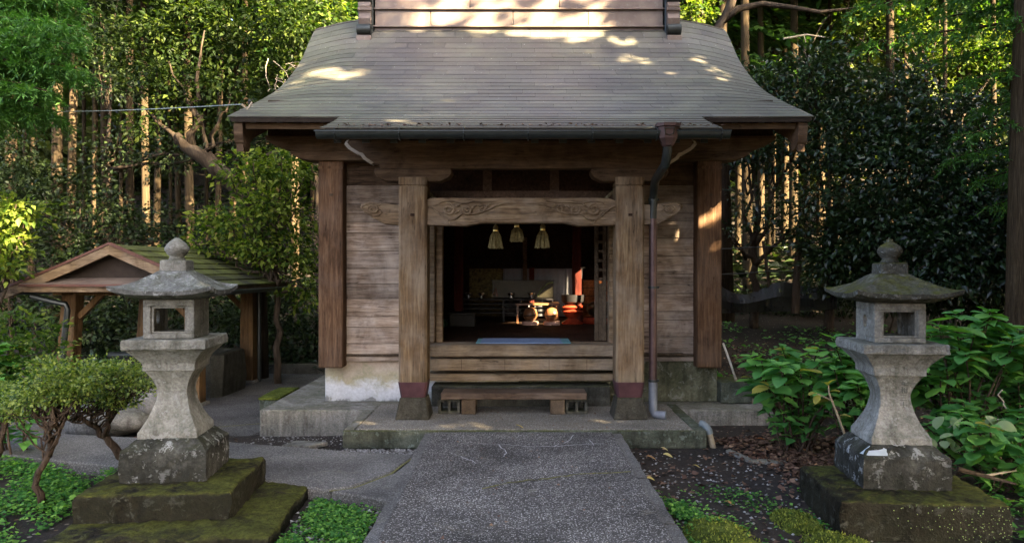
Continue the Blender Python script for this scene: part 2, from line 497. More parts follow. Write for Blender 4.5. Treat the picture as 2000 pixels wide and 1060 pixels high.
def struct(o, label=None):
    o['kind'] = 'structure'
    if label:
        o['label'] = label
    return o


class MB:
    def __init__(self):
        self.v = []
        self.f = []

    def add(self, vs, fs):
        n = len(self.v)
        self.v += [tuple(p) for p in vs]
        self.f += [tuple(i + n for i in q) for q in fs]
        return self

    def box(self, x0, x1, y0, y1, z0, z1):
        vs = [(x, y, z) for z in (z0, z1) for y in (y0, y1) for x in (x0, x1)]
        return self.add(vs, [(0, 2, 3, 1), (4, 5, 7, 6), (0, 1, 5, 4), (2, 6, 7, 3), (0, 4, 6, 2), (1, 3, 7, 5)])

    def obox(self, M, sx, sy, sz):
        vs = [M @ Vector((x * sx / 2, y * sy / 2, z * sz / 2)) for z in (-1, 1) for y in (-1, 1) for x in (-1, 1)]
        return self.add(vs, [(0, 2, 3, 1), (4, 5, 7, 6), (0, 1, 5, 4), (2, 6, 7, 3), (0, 4, 6, 2), (1, 3, 7, 5)])

    def beam(self, a, b, w, h):
        a, b = Vector(a), Vector(b)
        d = b - a
        M = Matrix.Translation((a + b) / 2) @ d.to_track_quat('Y', 'Z').to_matrix().to_4x4()
        return self.obox(M, w, d.length, h)

    def prism(self, poly, axis, a0, a1):
        """poly in the two other axes (in x, y, z order), extruded along axis"""
        def mk(p, a):
            return {'x': (a, p[0], p[1]), 'y': (p[0], a, p[1]), 'z': (p[0], p[1], a)}[axis]
        n = len(poly)
        vs = [mk(p, a0) for p in poly] + [mk(p, a1) for p in poly]
        fs = [tuple(range(n)), tuple(range(2 * n - 1, n - 1, -1))]
        fs += [(i, i + n, (i + 1) % n + n, (i + 1) % n) for i in range(n)]
        return self.add(vs, fs)

    def loft(self, rings, cap=True, closed=True):
        n = len(rings[0])
        vs = [p for r in rings for p in r]
        fs = []
        for i in range(len(rings) - 1):
            for j in range(n if closed else n - 1):
                k2 = (j + 1) % n
                fs.append((i * n + j, i * n + k2, (i + 1) * n + k2, (i + 1) * n + j))
        if cap:
            fs.append(tuple(reversed(range(n))))
            fs.append(tuple((len(rings) - 1) * n + j for j in range(n)))
        return self.add(vs, fs)

    def tube(self, pts, rad, n=8, cap=True, flat=1.0, up=None):
        pts = [Vector(p) for p in pts]
        if isinstance(rad, (int, float)):
            rad = [rad] * len(pts)
        rings = []
        ref = Vector(up) if up else Vector((0.31, 0.17, 0.93))
        for i, p in enumerate(pts):
            t = (pts[min(i + 1, len(pts) - 1)] - pts[max(i - 1, 0)])
            if t.length < 1e-7:
                t = Vector((0, 0, 1))
            t.normalize()
            u = ref - t * ref.dot(t)
            if u.length < 1e-3:
                u = Vector((1, 0, 0)) - t * t.x
            u.normalize()
            w = t.cross(u)
            rings.append([p + (u * math.cos(6.2832 * q / n) * flat + w * math.sin(6.2832 * q / n)) * rad[i] for q in range(n)])
        return self.loft(rings, cap)

    def lathe(self, c, prof, n=20):
        """prof: list of (radius, z)"""
        rings = [[(c[0] + r * math.cos(6.2832 * q / n), c[1] + r * math.sin(6.2832 * q / n), c[2] + z) for q in range(n)] for r, z in prof]
        return self.loft(rings)

    def build(self, name, mat, parent=None, bevel=0.0, smooth=False, rotz=0.0, pivot=None, label=None, jitter=0.0):
        me = bpy.data.meshes.new(name)
        vs = self.v
        if rotz and pivot is not None:
            ca, sa = math.cos(rotz), math.sin(rotz)
            vs = [(pivot[0] + (x - pivot[0]) * ca - (y - pivot[1]) * sa, pivot[1] + (x - pivot[0]) * sa + (y - pivot[1]) * ca, z) for x, y, z in vs]
        org = ORG.get(parent, Vector((0, 0, 0)))
        vs = [(x - org.x, y - org.y, z - org.z) for x, y, z in vs]
        if jitter:
            vs = [(x + rng.uniform(-jitter, jitter), y + rng.uniform(-jitter, jitter), z + rng.uniform(-jitter, jitter)) for x, y, z in vs]
        me.from_pydata(vs, [], self.f)
        me.materials.append(MATS[mat])
        bm = bmesh.new()
        bm.from_mesh(me)
        bmesh.ops.recalc_face_normals(bm, faces=bm.faces)
        if bevel:
            es = [e for e in bm.edges if len(e.link_faces) == 2 and e.calc_face_angle(0) > 0.5]
            bmesh.ops.bevel(bm, geom=es, offset=bevel, segments=1, affect='EDGES', profile=0.5)
        bm.to_mesh(me)
        bm.free()
        if smooth:
            me.polygons.foreach_set('use_smooth', [True] * len(me.polygons))
            if smooth == 'angle':
                try:
                    me.set_sharp_from_angle(angle=R(35))
                except Exception:
                    pass
        o = bpy.data.objects.new(name, me)
        C.objects.link(o)
        if parent is not None:
            o.parent = parent
            ORG[o] = org
        if label:
            o['label'] = label
        return o


def link_mesh(name, me, parent=None):
    o = bpy.data.objects.new(name, me)
    C.objects.link(o)
    if parent is not None:
        o.parent = parent
        ORG[o] = ORG.get(parent, Vector((0, 0, 0)))
    return o


def unit(a):
    return a / np.maximum(np.linalg.norm(a, axis=-1, keepdims=True), 1e-9)


def leaf_arrays(pos, d, nrm, size, width=0.42, fold=0.12, droop=0.12, cheap=False):
    """one folded leaf per point: base at pos, growing along d, face towards nrm"""
    n = len(pos)
    d = unit(d)
    s = unit(np.cross(d, nrm))
    u = np.cross(s, d)
    L = size[:, None]
    base = pos
    if cheap:
        mid = pos + d * L * 0.5 + u * L * fold
        tip = pos + d * L - u * L * droop
        l_ = mid - s * L * width
        r_ = mid + s * L * width
        V = np.stack([base, r_, tip, l_], 1).reshape(-1, 3)
        F = np.array([[0, 1, 2], [0, 2, 3]])
        nv = 4
    else:
        mid = pos + d * L * 0.45
        tip = pos + d * L - u * L * droop
        l_ = pos + d * L * 0.42 - s * L * width + u * L * fold
        r_ = pos + d * L * 0.42 + s * L * width + u * L * fold
        V = np.stack([base, r_, mid, l_, tip], 1).reshape(-1, 3)
        F = np.array([[0, 1, 2], [0, 2, 3], [2, 1, 4], [3, 2, 4]])
        nv = 5
    faces = (F[None] + (np.arange(n) * nv)[:, None, None]).reshape(-1, 3)
    return V, faces, nv


def tri_mesh(name, V, F, mat, tint=None, smooth=False):
    me = bpy.data.meshes.new(name)
    me.vertices.add(len(V))
    me.vertices.foreach_set('co', np.ascontiguousarray(V, dtype=np.float32).ravel())
    nf = len(F)
    me.loops.add(nf * 3)
    me.loops.foreach_set('vertex_index', np.ascontiguousarray(F, dtype=np.int32).ravel())
    me.polygons.add(nf)
    me.polygons.foreach_set('loop_start', np.arange(0, nf * 3, 3, dtype=np.int32))
    if tint is not None:
        a = me.attributes.new('tint', 'FLOAT', 'POINT')
        a.data.foreach_set('value', np.ascontiguousarray(tint, dtype=np.float32))
    me.materials.append(MATS[mat])
    me.update(calc_edges=True)
    if smooth:
        me.polygons.foreach_set('use_smooth', np.ones(nf, dtype=bool))
    return me


def leaf_mesh(name, pos, d, nrm, size, mat, cheap=False, tint=None, **kw):
    V, F, nv = leaf_arrays(pos, d, nrm, size, cheap=cheap, **kw)
    if tint is None:
        tint = nrg.random(len(pos))
    return tri_mesh(name, V, F, mat, np.repeat(np.clip(tint, 0, 0.999) * 0.999, nv))


def blob_points(blobs, per_cluster, cl_r, shell=0.55):
    """clusters of leaves inside ellipsoids: positions and outward directions"""
    P, D, T = [], [], []
    for (c, r, ncl) in blobs:
        c = np.array(c, float)
        r = np.array(r, float)
        u = unit(nrg.normal(size=(ncl, 3)))
        rad = shell + (1 - shell) * nrg.random((ncl, 1)) ** 0.7
        cc = c + u * r * rad
        for q, w in zip(cc, u):
            m = max(3, int(per_cluster * nrg.uniform(0.5, 1.5)))
            cr = cl_r * nrg.uniform(0.6, 1.4)
            off = nrg.normal(size=(m, 3)) * cr * np.array([1, 1, 0.55])
            P.append(q + off)
            D.append(w * 0.5 + unit(off) * 0.8 + nrg.normal(size=(m, 3)) * 0.35 + np.array([0, 0, -0.1]))
            T.append(np.full(m, nrg.random()) * 0.45 + nrg.random(m) * 0.55)
    return np.concatenate(P), np.concatenate(D), np.concatenate(T)


def foliage(blobs, per, cl_r, size, name, mat, org, cheap=False, shell=0.55, carve=None, upbias=0.9, **kw):
    P, D, T = blob_points(blobs, per, cl_r, shell)
    if carve is not None:
        keep = carve(P)
        P, D, T = P[keep], D[keep], T[keep]
    N = nrg.normal(size=P.shape) * 0.55 + np.array([0, 0, upbias])
    S = size * nrg.uniform(0.45, 1.4, len(P))
    return leaf_mesh(name, P - np.array(org), D, N, S, mat, cheap=cheap, tint=T, **kw)


def wobble(a, b, n, amp, seed=0, sag=0.0):
    r_ = random.Random(seed)
    a, b = Vector(a), Vector(b)
    out = []
    for i in range(n):
        t = i / (n - 1)
        k2 = math.sin(math.pi * t) if 0 < i < n - 1 else 0
        out.append(a.lerp(b, t) + Vector((r_.uniform(-1, 1), r_.uniform(-1, 1), r_.uniform(-1, 1))) * amp * (1 if k2 else 0) + Vector((0, 0, -sag * k2)))
    return out


def smoothstep(a, b, x):
    t = min(1, max(0, (x - a) / (b - a)))
    return t * t * (3 - 2 * t)


# ------------------------------------------------------------------ the ground, the path and the terraces
def ground_z(x, y):
    left = -0.17 - 0.22 * smoothstep(6.6, 9.0, y) + 0.15 * max(0, y - 13.0)
    right = -0.17 + 0.12 * max(0, y - 8.8)
    t = smoothstep(-3.0, 2.6, x)
    z = left * (1 - t) + right * t
    if y > 26:
        z += 0.28 * (y - 26)
    z += 0.05 * math.sin(x * 0.9 + 1.3) * math.sin(y * 0.7) * smoothstep(8.5, 14, y)
    z += 0.02 * math.sin(x * 3.1) * math.sin(y * 2.7 + 0.5) * smoothstep(2.6, 4.5, abs(x))
    return min(z, 34.0)


def axis_steps(lo, fine_lo, fine_hi, hi, fine, coarse):
    s = list(np.arange(lo, fine_lo, coarse)) + list(np.arange(fine_lo, fine_hi, fine)) + list(np.arange(fine_hi, hi + 0.1, coarse))
    return s


xs = axis_steps(-130, -9, 9, 130, 0.3, 6.0)
ys = axis_steps(-70, -1, 17, 170, 0.3, 6.0)
V = np.array([(x, y, ground_z(x, y)) for y in ys for x in xs])
nx = len(xs)
F = []
for j in range(len(ys) - 1):
    for i in range(nx - 1):
        q = j * nx + i
        F.append((q, q + 1, q + nx + 1)); F.append((q, q + nx + 1, q + nx))
struct(link_mesh('ground', tri_mesh('ground', V, np.array(F), 'soil', smooth=True)))

# path of exposed aggregate with its curbs
path = MB().box(-0.795, 0.865, -5, 6.88, -0.17, -0.018).build('path', 'path_aggregate', bevel=0.006)
struct(path)


def rough_strip(x0, x1, y0, y1, z0, z1, n, amp, seed):
    r_ = random.Random(seed)
    rings = []
    for i in range(n + 1):
        y = y0 + (y1 - y0) * i / n
        a = r_.uniform(-amp, amp)
        dz = r_.uniform(-amp, amp) * 0.5
        lo, hi = (x0 + a, x1) if x0 < 0 else (x0, x1 + a)
        rings.append([(lo, y, z0), (hi, y, z0), (hi, y, z1 + dz), (lo + (0.008 if x0 < 0 else 0), y, z1 + dz)])
    return MB().loft(rings)


for (x0, x1, sd_, ys_) in ((-0.878, -0.80, 3, ((-5, 5.07), (5.1, 6.86))), (0.87, 0.945, 4, ((-5, 4.42), (4.45, 5.38), (5.42, 6.86)))):
    for (y0, y1) in ys_:
        rough_strip(x0, x1, y0, y1, -0.2, -0.03, int((y1 - y0) / 0.12), 0.006, sd_).build('curb', 'slab_concrete', path)


def ribbon(pts, w, z, seed):
    r_ = random.Random(seed)
    m = MB()
    rings = []
    for i, p in enumerate(pts):
        a = Vector(pts[max(0, i - 1)]); b = Vector(pts[min(len(pts) - 1, i + 1)])
        t = (b - a).normalized()
        n_ = Vector((-t.y, t.x))
        ww = w * r_.uniform(0.3, 1.3)
        c = Vector(p)
        rings.append([(*(c - n_ * ww), z), (*(c + n_ * ww), z)])
    return m.loft(rings, cap=False, closed=False)


def gp(px, py, z):
    Y = (CAM_H - z) * FPX / (py - CY)
    return ((px - CX) * Y / FPX, Y)


def jag(pxs, z, sub=5, amp=0.012, seed=1):
    r_ = random.Random(seed)
    g = [Vector(gp(x, y, z)) for x, y in pxs]
    out = []
    for a, b in zip(g[:-1], g[1:]):
        for i in range(sub):
            out.append(tuple(a.lerp(b, i / sub) + Vector((r_.uniform(-amp, amp), r_.uniform(-amp, amp)))))
    out.append(tuple(g[-1]))
    return out


ribbon(jag([(938, 955), (985, 944), (1030, 938), (1075, 934), (1120, 927), (1170, 924), (1232, 921)], -0.018, 6, 0.012, 2), 0.012, -0.0145, 3).build('crack', 'moss_line', path)
ribbon(jag([(1025, 940), (1060, 936)], -0.018, 6, 0.004, 5), 0.005, -0.0125, 3).build('crack', 'dark_iron', path)
for q, pl in enumerate(([(940, 866), (985, 868), (1030, 872), (1080, 872), (1130, 868), (1180, 866)], [(975, 868), (990, 885), (984, 892)], [(1082, 872), (1110, 862), (1120, 850)], [(1160, 870), (1150, 858)], [(880, 885), (905, 893), (930, 905)])):
    ribbon(jag(pl, -0.018, 5, 0.01, 7 + q), 0.0045, -0.0140, q).build('crack', 'efflorescence', path)

# front terrace under the porch, wide terrace under the shrine
ft = struct(MB().box(-1.53, 1.63, 6.9, 8.2, -0.17, 0.0).build('front_terrace', 'terrace_aggregate', bevel=0.008))
MB().box(-1.635, -1.536, 6.9, 8.2, -0.17, -0.002).build('edge_strip', 'concrete', ft, bevel=0.008)
MB().box(1.636, 1.745, 6.9, 8.2, -0.17, -0.002).build('edge_strip', 'damp_concrete', ft, bevel=0.008)
MB().box(-1.635, 1.745, 6.86, 6.895, -0.17, -0.004).build('front_face', 'damp_concrete', ft, bevel=0.006)
wt = struct(MB().box(-2.76, 2.74, 7.87, 13.4, -0.30, -0.006).build('wide_terrace', 'concrete', bevel=0.012))

# concrete side path to the left, cracked in two
sp = struct(MB().prism([(-9.0, 7.1), (-4.6, 6.35), (-2.6, 5.72), (-1.92, 5.53), (-1.37, 5.29), (-1.22, 5.37), (-1.0, 5.75), (-0.885, 6.28), (-1.3, 6.36), (-2.63, 6.74), (-4.7, 7.15), (-9.0, 7.9)], 'z', -0.20, -0.08).build('side_path', 'slab_concrete', bevel=0.012))
MB().prism([(-1.34, 5.27), (-0.885, 5.05), (-0.885, 6.2), (-0.97, 5.73), (-1.19, 5.345)], 'z', -0.20, -0.083).build('slab', 'slab_concrete', sp, bevel=0.012)
ribbon([(-1.355, 5.285), (-1.2, 5.36), (-1.1, 5.52), (-0.985, 5.745), (-0.95, 5.95), (-0.89, 6.24)], 0.022, -0.09, 4).build('crack', 'moss_line', sp)
# paving in front of the pavilion
yard = struct(MB().prism([(-8.5, 7.55), (-5.5, 7.5), (-4.2, 7.3), (-3.0, 7.55), (-2.85, 8.1), (-2.95, 10.5), (-3.1, 12.6), (-8.5, 12.9)], 'z', -0.55, -0.30).build('paved_yard', 'yard_paving', bevel=0.02))
for q, pl in enumerate(([(-7, 8.3), (-5.6, 8.15), (-4.6, 8.5), (-3.6, 8.3), (-2.95, 8.6)], [(-4.6, 8.5), (-4.3, 9.4), (-4.5, 10.4)], [(-6.2, 8.2), (-6.0, 9.6)])):
    ribbon(pl, 0.018, -0.296, q).build('joint', 'moss_line', yard)

# ------------------------------------------------------------------ the shrine
shrine = thing('shrine_building', 'small weathered wooden shrine hall with sweeping copper roof and open porch', 'shrine', (0.02, 10.4, 0))
SX = 0.02

# roof profile, from the ridge down to the porch eave
PROF = [(10.62, 5.08), (10.32, 4.80), (9.89, 4.40), (9.13, 3.875), (8.62, 3.58), (8.0, 3.265), (7.42, 3.015), (7.1, 2.895), (6.68, 2.765)]
_py = np.array([p[0] for p in PROF]); _pz = np.array([p[1] for p in PROF])


def catmull(P, n=12):
    P = [np.array(p, float) for p in P]
    P = [2 * P[0] - P[1]] + P + [2 * P[-1] - P[-2]]
    out = []
    for i in range(1, len(P) - 2):
        for t in np.linspace(0, 1, n, endpoint=False):
            a, b, c, d = P[i - 1:i + 3]
            out.append(0.5 * (2 * b + (c - a) * t + (2 * a - 5 * b + 4 * c - d) * t * t + (3 * b - a - 3 * c + d) * t ** 3))
    out.append(P[-2])
    return np.array(out)


RP = catmull(PROF)
RS = np.concatenate([[0], np.cumsum(np.linalg.norm(np.diff(RP, axis=0), axis=1))])
S_EAVE = float(np.interp(-7.42, -RP[:, 0], RS))
S_END = float(RS[-1])
XV = 2.945


def roof_pt(x, s, lift=0.0):
    y = float(np.interp(s, RS, RP[:, 0]))
    z = float(np.interp(s, RS, RP[:, 1]))
    e = max(0.0, abs(x) - 2.25) / 0.70
    dip = 0.15 * e ** 1.4 * (1 - smoothstep(S_EAVE * 0.35, S_EAVE * 0.98, s))
    rise = 0.004 * max(0, abs(x) - 1.8) ** 2 * smoothstep(S_EAVE * 0.6, S_EAVE, s)
    s2 = min(s + 0.02, S_END)
    ty = float(np.interp(s2, RS, RP[:, 0])) - float(np.interp(s2 - 0.02, RS, RP[:, 0]))
    tz = float(np.interp(s2, RS, RP[:, 1])) - float(np.interp(s2 - 0.02, RS, RP[:, 1]))
    l_ = math.hypot(ty, tz)
    ny, nz = tz / l_, -ty / l_          # outward normal (towards the viewer and up)
    return Vector((SX + x, y + ny * lift, z - dip + rise + nz * lift))


def roof_sheet(x0, x1, s0, s1, lip=0.014, nx_=3, th=0.006):
    m = MB()
    xs_ = [x0 + (x1 - x0) * i / nx_ for i in range(nx_ + 1)]
    rings = []
    for x in xs_:
        rings.append([roof_pt(x, s0, 0.004), roof_pt(x, (s0 + s1) / 2, 0.004 + lip * 0.5), roof_pt(x, s1, lip + 0.004), roof_pt(x, s1, -0.004), roof_pt(x, s0, -0.004)])
    return m.loft(rings)


roof = MB()
deck = []
for x in np.linspace(-XV + 0.03, XV - 0.03, 25):
    top = [roof_pt(x, s, -0.012) for s in np.linspace(0, S_EAVE, 20)]
    bot = [roof_pt(x, s, -0.05) for s in np.linspace(S_EAVE, 0, 20)]
    deck.append(top + bot)
roof.loft(deck)
deck = []
for x in np.linspace(-1.79, 1.79, 9):
    top = [roof_pt(x, s, -0.013) for s in np.linspace(S_EAVE - 0.1, S_END - 0.01, 8)]
    bot = [roof_pt(x, s, -0.065) for s in np.linspace(S_END - 0.01, S_EAVE - 0.1, 8)]
    deck.append(top + bot)
roof.loft(deck)
roof = roof.build('roof', 'gable_black', shrine)  # deck coloured near black to stand for the shaded gap under the drip edge

COURSE = 0.165
n_main = int(round((S_EAVE - 0.10) / COURSE))
n_por = int(round((S_END - S_EAVE) / 0.13))
cnt = 0
for kx in range(n_main):
    s0 = 0.10 + (S_EAVE - 0.10) * kx / n_main - 0.02
    s1 = 0.10 + (S_EAVE - 0.10) * (kx + 1) / n_main
    xj = [-XV]
    x = -XV + 0.52 * ((kx * 0.37) % 1.0 * 0.8 + 0.3)
    while x < XV - 0.14:
        xj.append(x)
        x += 0.52 + rng.uniform(-0.015, 0.015)
    xj.append(XV)
    for x0, x1 in zip(xj[:-1], xj[1:]):
        roof_sheet(x0 + 0.0015, x1 - 0.0015, s0, s1, 0.0042 + rng.uniform(-0.001, 0.0015)).build('shingle', 'roof_copper', roof)
        cnt += 1
for kx in range(n_por):
    s0 = S_EAVE + (S_END - S_EAVE) * kx / n_por - 0.02
    s1 = S_EAVE + (S_END - S_EAVE) * (kx + 1) / n_por
    xj = [-1.815]
    x = -1.815 + 0.7 * ((kx * 0.41) % 1.0 * 0.8 + 0.3)
    while x < 1.6:
        xj.append(x)
        x += 0.72
    xj.append(1.815)
    for x0, x1 in zip(xj[:-1], xj[1:]):
        roof_sheet(x0 + 0.0015, x1 - 0.0015, s0, s1, 0.008, 2).build('shingle', 'roof_copper', roof)
        cnt += 1
# rear slope in one piece
rear = []
for x in np.linspace(-XV, XV, 19):
    a = [roof_pt(x, s, 0.0) for s in np.linspace(0, S_EAVE, 14)]
    a = [Vector((p.x, 2 * 10.62 - p.y, p.z)) for p in a]
    rear.append(a + [p - Vector((0, 0, 0.07)) for p in reversed(a)])
MB().loft(rear).build('rear_slope', 'roof_copper', roof)

# ridge: stepped box of copper panels with scroll-shaped end ornaments
ridge = MB().box(SX - 2.03, SX + 2.0, 10.38, 10.86, 4.70, 5.60).build('ridge', 'ridge_copper', shrine)
for (z0, z1, y0, joints) in ((4.60, 4.855, 10.335, (-2.03, -0.95, 0.12, 1.15, 2.0)), (4.885, 5.10, 10.33, (-2.03, -1.25, -0.1, 0.95, 2.0)), (5.135, 5.62, 10.325, (-2.03, -0.7, 0.55, 2.0))):
    for a_, b_ in zip(joints[:-1], joints[1:]):
        MB().box(SX + a_ + 0.004, SX + b_ - 0.004, y0, 10.38, z0, z1).build('ridge_panel', 'ridge_copper', ridge, bevel=0.004)
for z in (4.855, 5.10):
    MB().box(SX - 2.04, SX + 2.01, 10.29, 10.377, z + 0.003, z + 0.027).build('ridge_band', 'ridge_copper', ridge, bevel=0.004)
for sx in (-1, 1):
    x0, x1 = (SX - 2.255, SX - 2.045) if sx < 0 else (SX + 2.015, SX + 2.225)
    e = MB().box(x0, x1, 10.28, 10.9, 4.66, 5.7).build('ridge_end', 'gutter_metal', shrine, bevel=0.01)
    MB().box(x0 + 0.0, x1 - 0.0, 10.14, 10.28, 4.57, 4.70).build('foot', 'ridge_copper', e, bevel=0.01)
    for (zc, yc, rr) in ((4.79, 10.20, 0.075), (5.23, 10.22, 0.06)):
        MB().tube([(x0 + 0.01, yc, zc), (x1 - 0.01, yc, zc)], rr, 12).build('scroll', 'gutter_metal', e, smooth='angle')
    mid = [(10.30, 4.84), (10.235, 4.85), (10.20, 4.95), (10.225, 5.02), (10.19, 5.12), (10.20, 5.18), (10.3, 5.2)]
    MB().prism(mid, 'x', x0 + 0.02, x1 - 0.02).build('shield', 'ridge_copper', e, bevel=0.006)
    MB().tube([(x0 + 0.012, 10.22, 5.075), (x1 - 0.012, 10.22, 5.075)], 0.028, 8).build('scroll', 'ridge_copper', e, smooth='angle')
    MB().tube([(x0 - 0.02, 10.23, 5.5), (x1 + 0.02, 10.23, 5.5)], 0.06, 10).build('scroll', 'gutter_metal', e, smooth='angle')
    MB().box(x0 + 0.02, x1 - 0.02, 10.2, 10.28, 5.29, 5.44).build('shield', 'ridge_copper', e, bevel=0.006)

# eave edge boards, bargeboards, rafters
def eave_board(x0, x1, lift0, lift1, depth_s, mat, name, back=0.05):
    rings = []
    for x in np.linspace(x0, x1, 9):
        a = roof_pt(x, S_EAVE - depth_s, -lift0); b = roof_pt(x, S_EAVE - depth_s, -lift1)
        rings.append([a, b, b + Vector((0, back, 0.01)), a + Vector((0, back, 0.01))])
    return MB().loft(rings).build(name, mat, roof)


for sx in (-1, 1):
    eave_board(sx * 1.80, sx * 2.93, 0.015, 0.04, 0.008, 'gutter_metal', 'drip_edge', 0.03)
    eave_board(sx * 1.55, sx * 2.80, 0.075, 0.135, 0.07, 'eave_wood', 'eave_board', 0.06)
    # bargeboard with its curled foot
    rings = []
    for s in np.linspace(0, S_EAVE - 0.06, 24):
        t = s / S_EAVE
        h = 0.20 + 0.05 * math.sin(t * 3.1)
        if t > 0.9:
            h = 0.24 + 0.06 * (t - 0.9) / 0.1
        p = roof_pt(sx * (XV - 0.09), s, -0.07)
        a, b = p.x - 0.035, p.x + 0.035
        rings.append([(a, p.y, p.z), (b, p.y, p.z), (b, p.y + 0.02, p.z - h), (a, p.y + 0.02, p.z - h)])
    p = roof_pt(sx * (XV - 0.09), S_EAVE - 0.06, -0.07)
    bb = MB().loft(rings)
    foot = [(p.y + 0.03, p.z - 0.003), (p.y - 0.035, p.z - 0.01), (p.y - 0.03, p.z - 0.13), (p.y + 0.0, p.z - 0.20), (p.y + 0.06, p.z - 0.25), (p.y + 0.16, p.z - 0.27), (p.y + 0.2, p.z - 0.2)]
    bb.prism(foot, 'x', p.x - 0.045, p.x + 0.045)
    bb.build('bargeboard', 'eave_wood', roof)
for i in range(21):
    x = -2.75 + i * 0.275
    rings = []
    for s in np.linspace(S_EAVE - 1.15, S_EAVE - 0.16, 6):
        a = roof_pt(x, s, -0.078); b = roof_pt(x, s, -0.155)
        rings.append([a + Vector((-0.035, 0, 0)), a + Vector((0.035, 0, 0)), b + Vector((0.035, 0, 0)), b + Vector((-0.035, 0, 0))])
    r_ = MB().loft(rings).build('rafter', 'rafter_wood', roof)
    if abs(x) > 1.7:
        e = roof_pt(x, S_EAVE - 0.155, -0.117)
        MB().box(e.x - 0.03, e.x + 0.03, e.y - 0.012, e.y - 0.004, e.z - 0.035, e.z + 0.035).build('end_cap', 'pipe_grey', r_)
for i in range(14):
    x = -1.69 + i * 0.26
    rings = []
    for s in np.linspace(S_EAVE - 0.1, S_END - 0.12, 5):
        a = roof_pt(x, s, -0.07); b = roof_pt(x, s, -0.145)
        rings.append([a + Vector((-0.03, 0, 0)), a + Vector((0.03, 0, 0)), b + Vector((0.03, 0, 0)), b + Vector((-0.03, 0, 0))])
    r_ = MB().loft(rings).build('rafter', 'rafter_wood', roof)
    e = roof_pt(x, S_END - 0.115, -0.107)
    MB().box(e.x - 0.034, e.x + 0.034, e.y - 0.012, e.y - 0.003, e.z - 0.042, e.z + 0.038).build('end_cap', 'gutter_metal', r_)

# gutter with hangers, hopper head and downpipe
gy, gz = 6.63, 2.70
gut = MB()
ring = []
for x in (SX - 1.83, SX + 1.87):
    r1 = [(x, gy + 0.058 * math.cos(a), gz + 0.02 + 0.062 * math.sin(a)) for a in np.linspace(math.pi, 2 * math.pi, 9)]
    r2 = [(x, gy + 0.052 * math.cos(a), gz + 0.02 + 0.056 * math.sin(a)) for a in np.linspace(2 * math.pi, math.pi, 9)]
    ring.append(r1 + r2)
gut.loft(ring)
gutter = gut.build('gutter', 'gutter_metal', shrine, smooth='angle')
MB().tube([(SX - 1.84, gy - 0.058, gz + 0.022), (SX + 1.875, gy - 0.058, gz + 0.022)], 0.007, 6).build('rim', 'gutter_metal', gutter)
for i in range(7):
    x = SX - 1.66 + i * 0.575
    MB().tube([(x, gy + 0.12, gz + 0.10), (x, gy + 0.02, gz + 0.06), (x, gy - 0.055, gz + 0.045), (x, gy - 0.066, gz + 0.0), (x, gy - 0.03, gz - 0.05), (x, gy + 0.04, gz - 0.048)], 0.006, 6).build('hanger', 'gutter_metal', gutter)
hx = 1.335
hop = MB().loft([[(hx + sx * w, gy - 0.01 + sy * w * 0.9, z) for sx, sy in ((-1, -0.5), (-0.5, -1), (0.5, -1), (1, -0.5), (1, 0.5), (0.5, 1), (-0.5, 1), (-1, 0.5))] for w, z in ((0.036, 2.585), (0.05, 2.60), (0.078, 2.66), (0.09, 2.755), (0.105, 2.762), (0.108, 2.79), (0.094, 2.793))])
hopper = hop.build('hopper_head', 'pipe_copper', gutter)
MB().tube([(hx - 0.045, gy - 0.098, 2.745), (hx - 0.035, gy - 0.09, 2.69), (hx, gy - 0.085, 2.68), (hx + 0.035, gy - 0.09, 2.69), (hx + 0.045, gy - 0.098, 2.745)], 0.006, 6).build('trim', 'bronze', gutter)
MB().tube([(hx - 0.04, gy - 0.1, 2.74), (hx + 0.04, gy - 0.1, 2.74)], 0.004, 6).build('trim', 'gutter_metal', gutter)
pipe = MB().tube([(hx, gy, 2.60), (hx, gy + 0.02, 2.53), (hx - 0.005, gy + 0.08, 2.44), (1.335, 7.22, 2.36), (1.345, 7.36, 2.28), (1.35, 7.42, 2.2), (1.35, 7.43, 2.0)], 0.042, 12).build('downpipe', 'gutter_metal', shrine, smooth='angle')
MB().tube([(1.35, 7.43, 2.21), (1.35, 7.43, 1.2), (1.35, 7.43, 0.32)], 0.041, 12).build('pipe_length', 'pipe_copper', pipe, smooth='angle')
MB().tube([(1.35, 7.43, 0.36), (1.35, 7.43, 0.08), (1.365, 7.42, 0.045), (1.40, 7.4, 0.035), (1.47, 7.37, 0.035)], 0.044, 12).build('elbow', 'pipe_grey', pipe, smooth='angle')
for z in (2.19, 1.31, 0.375):
    MB().tube([(1.35, 7.43, z - 0.012), (1.35, 7.43, z + 0.012)], 0.05, 12).build('strap', 'gutter_metal', pipe)
    MB().box(1.39, 1.41, 7.42, 7.46, z - 0.01, z + 0.01).build('clamp', 'gutter_metal', pipe)

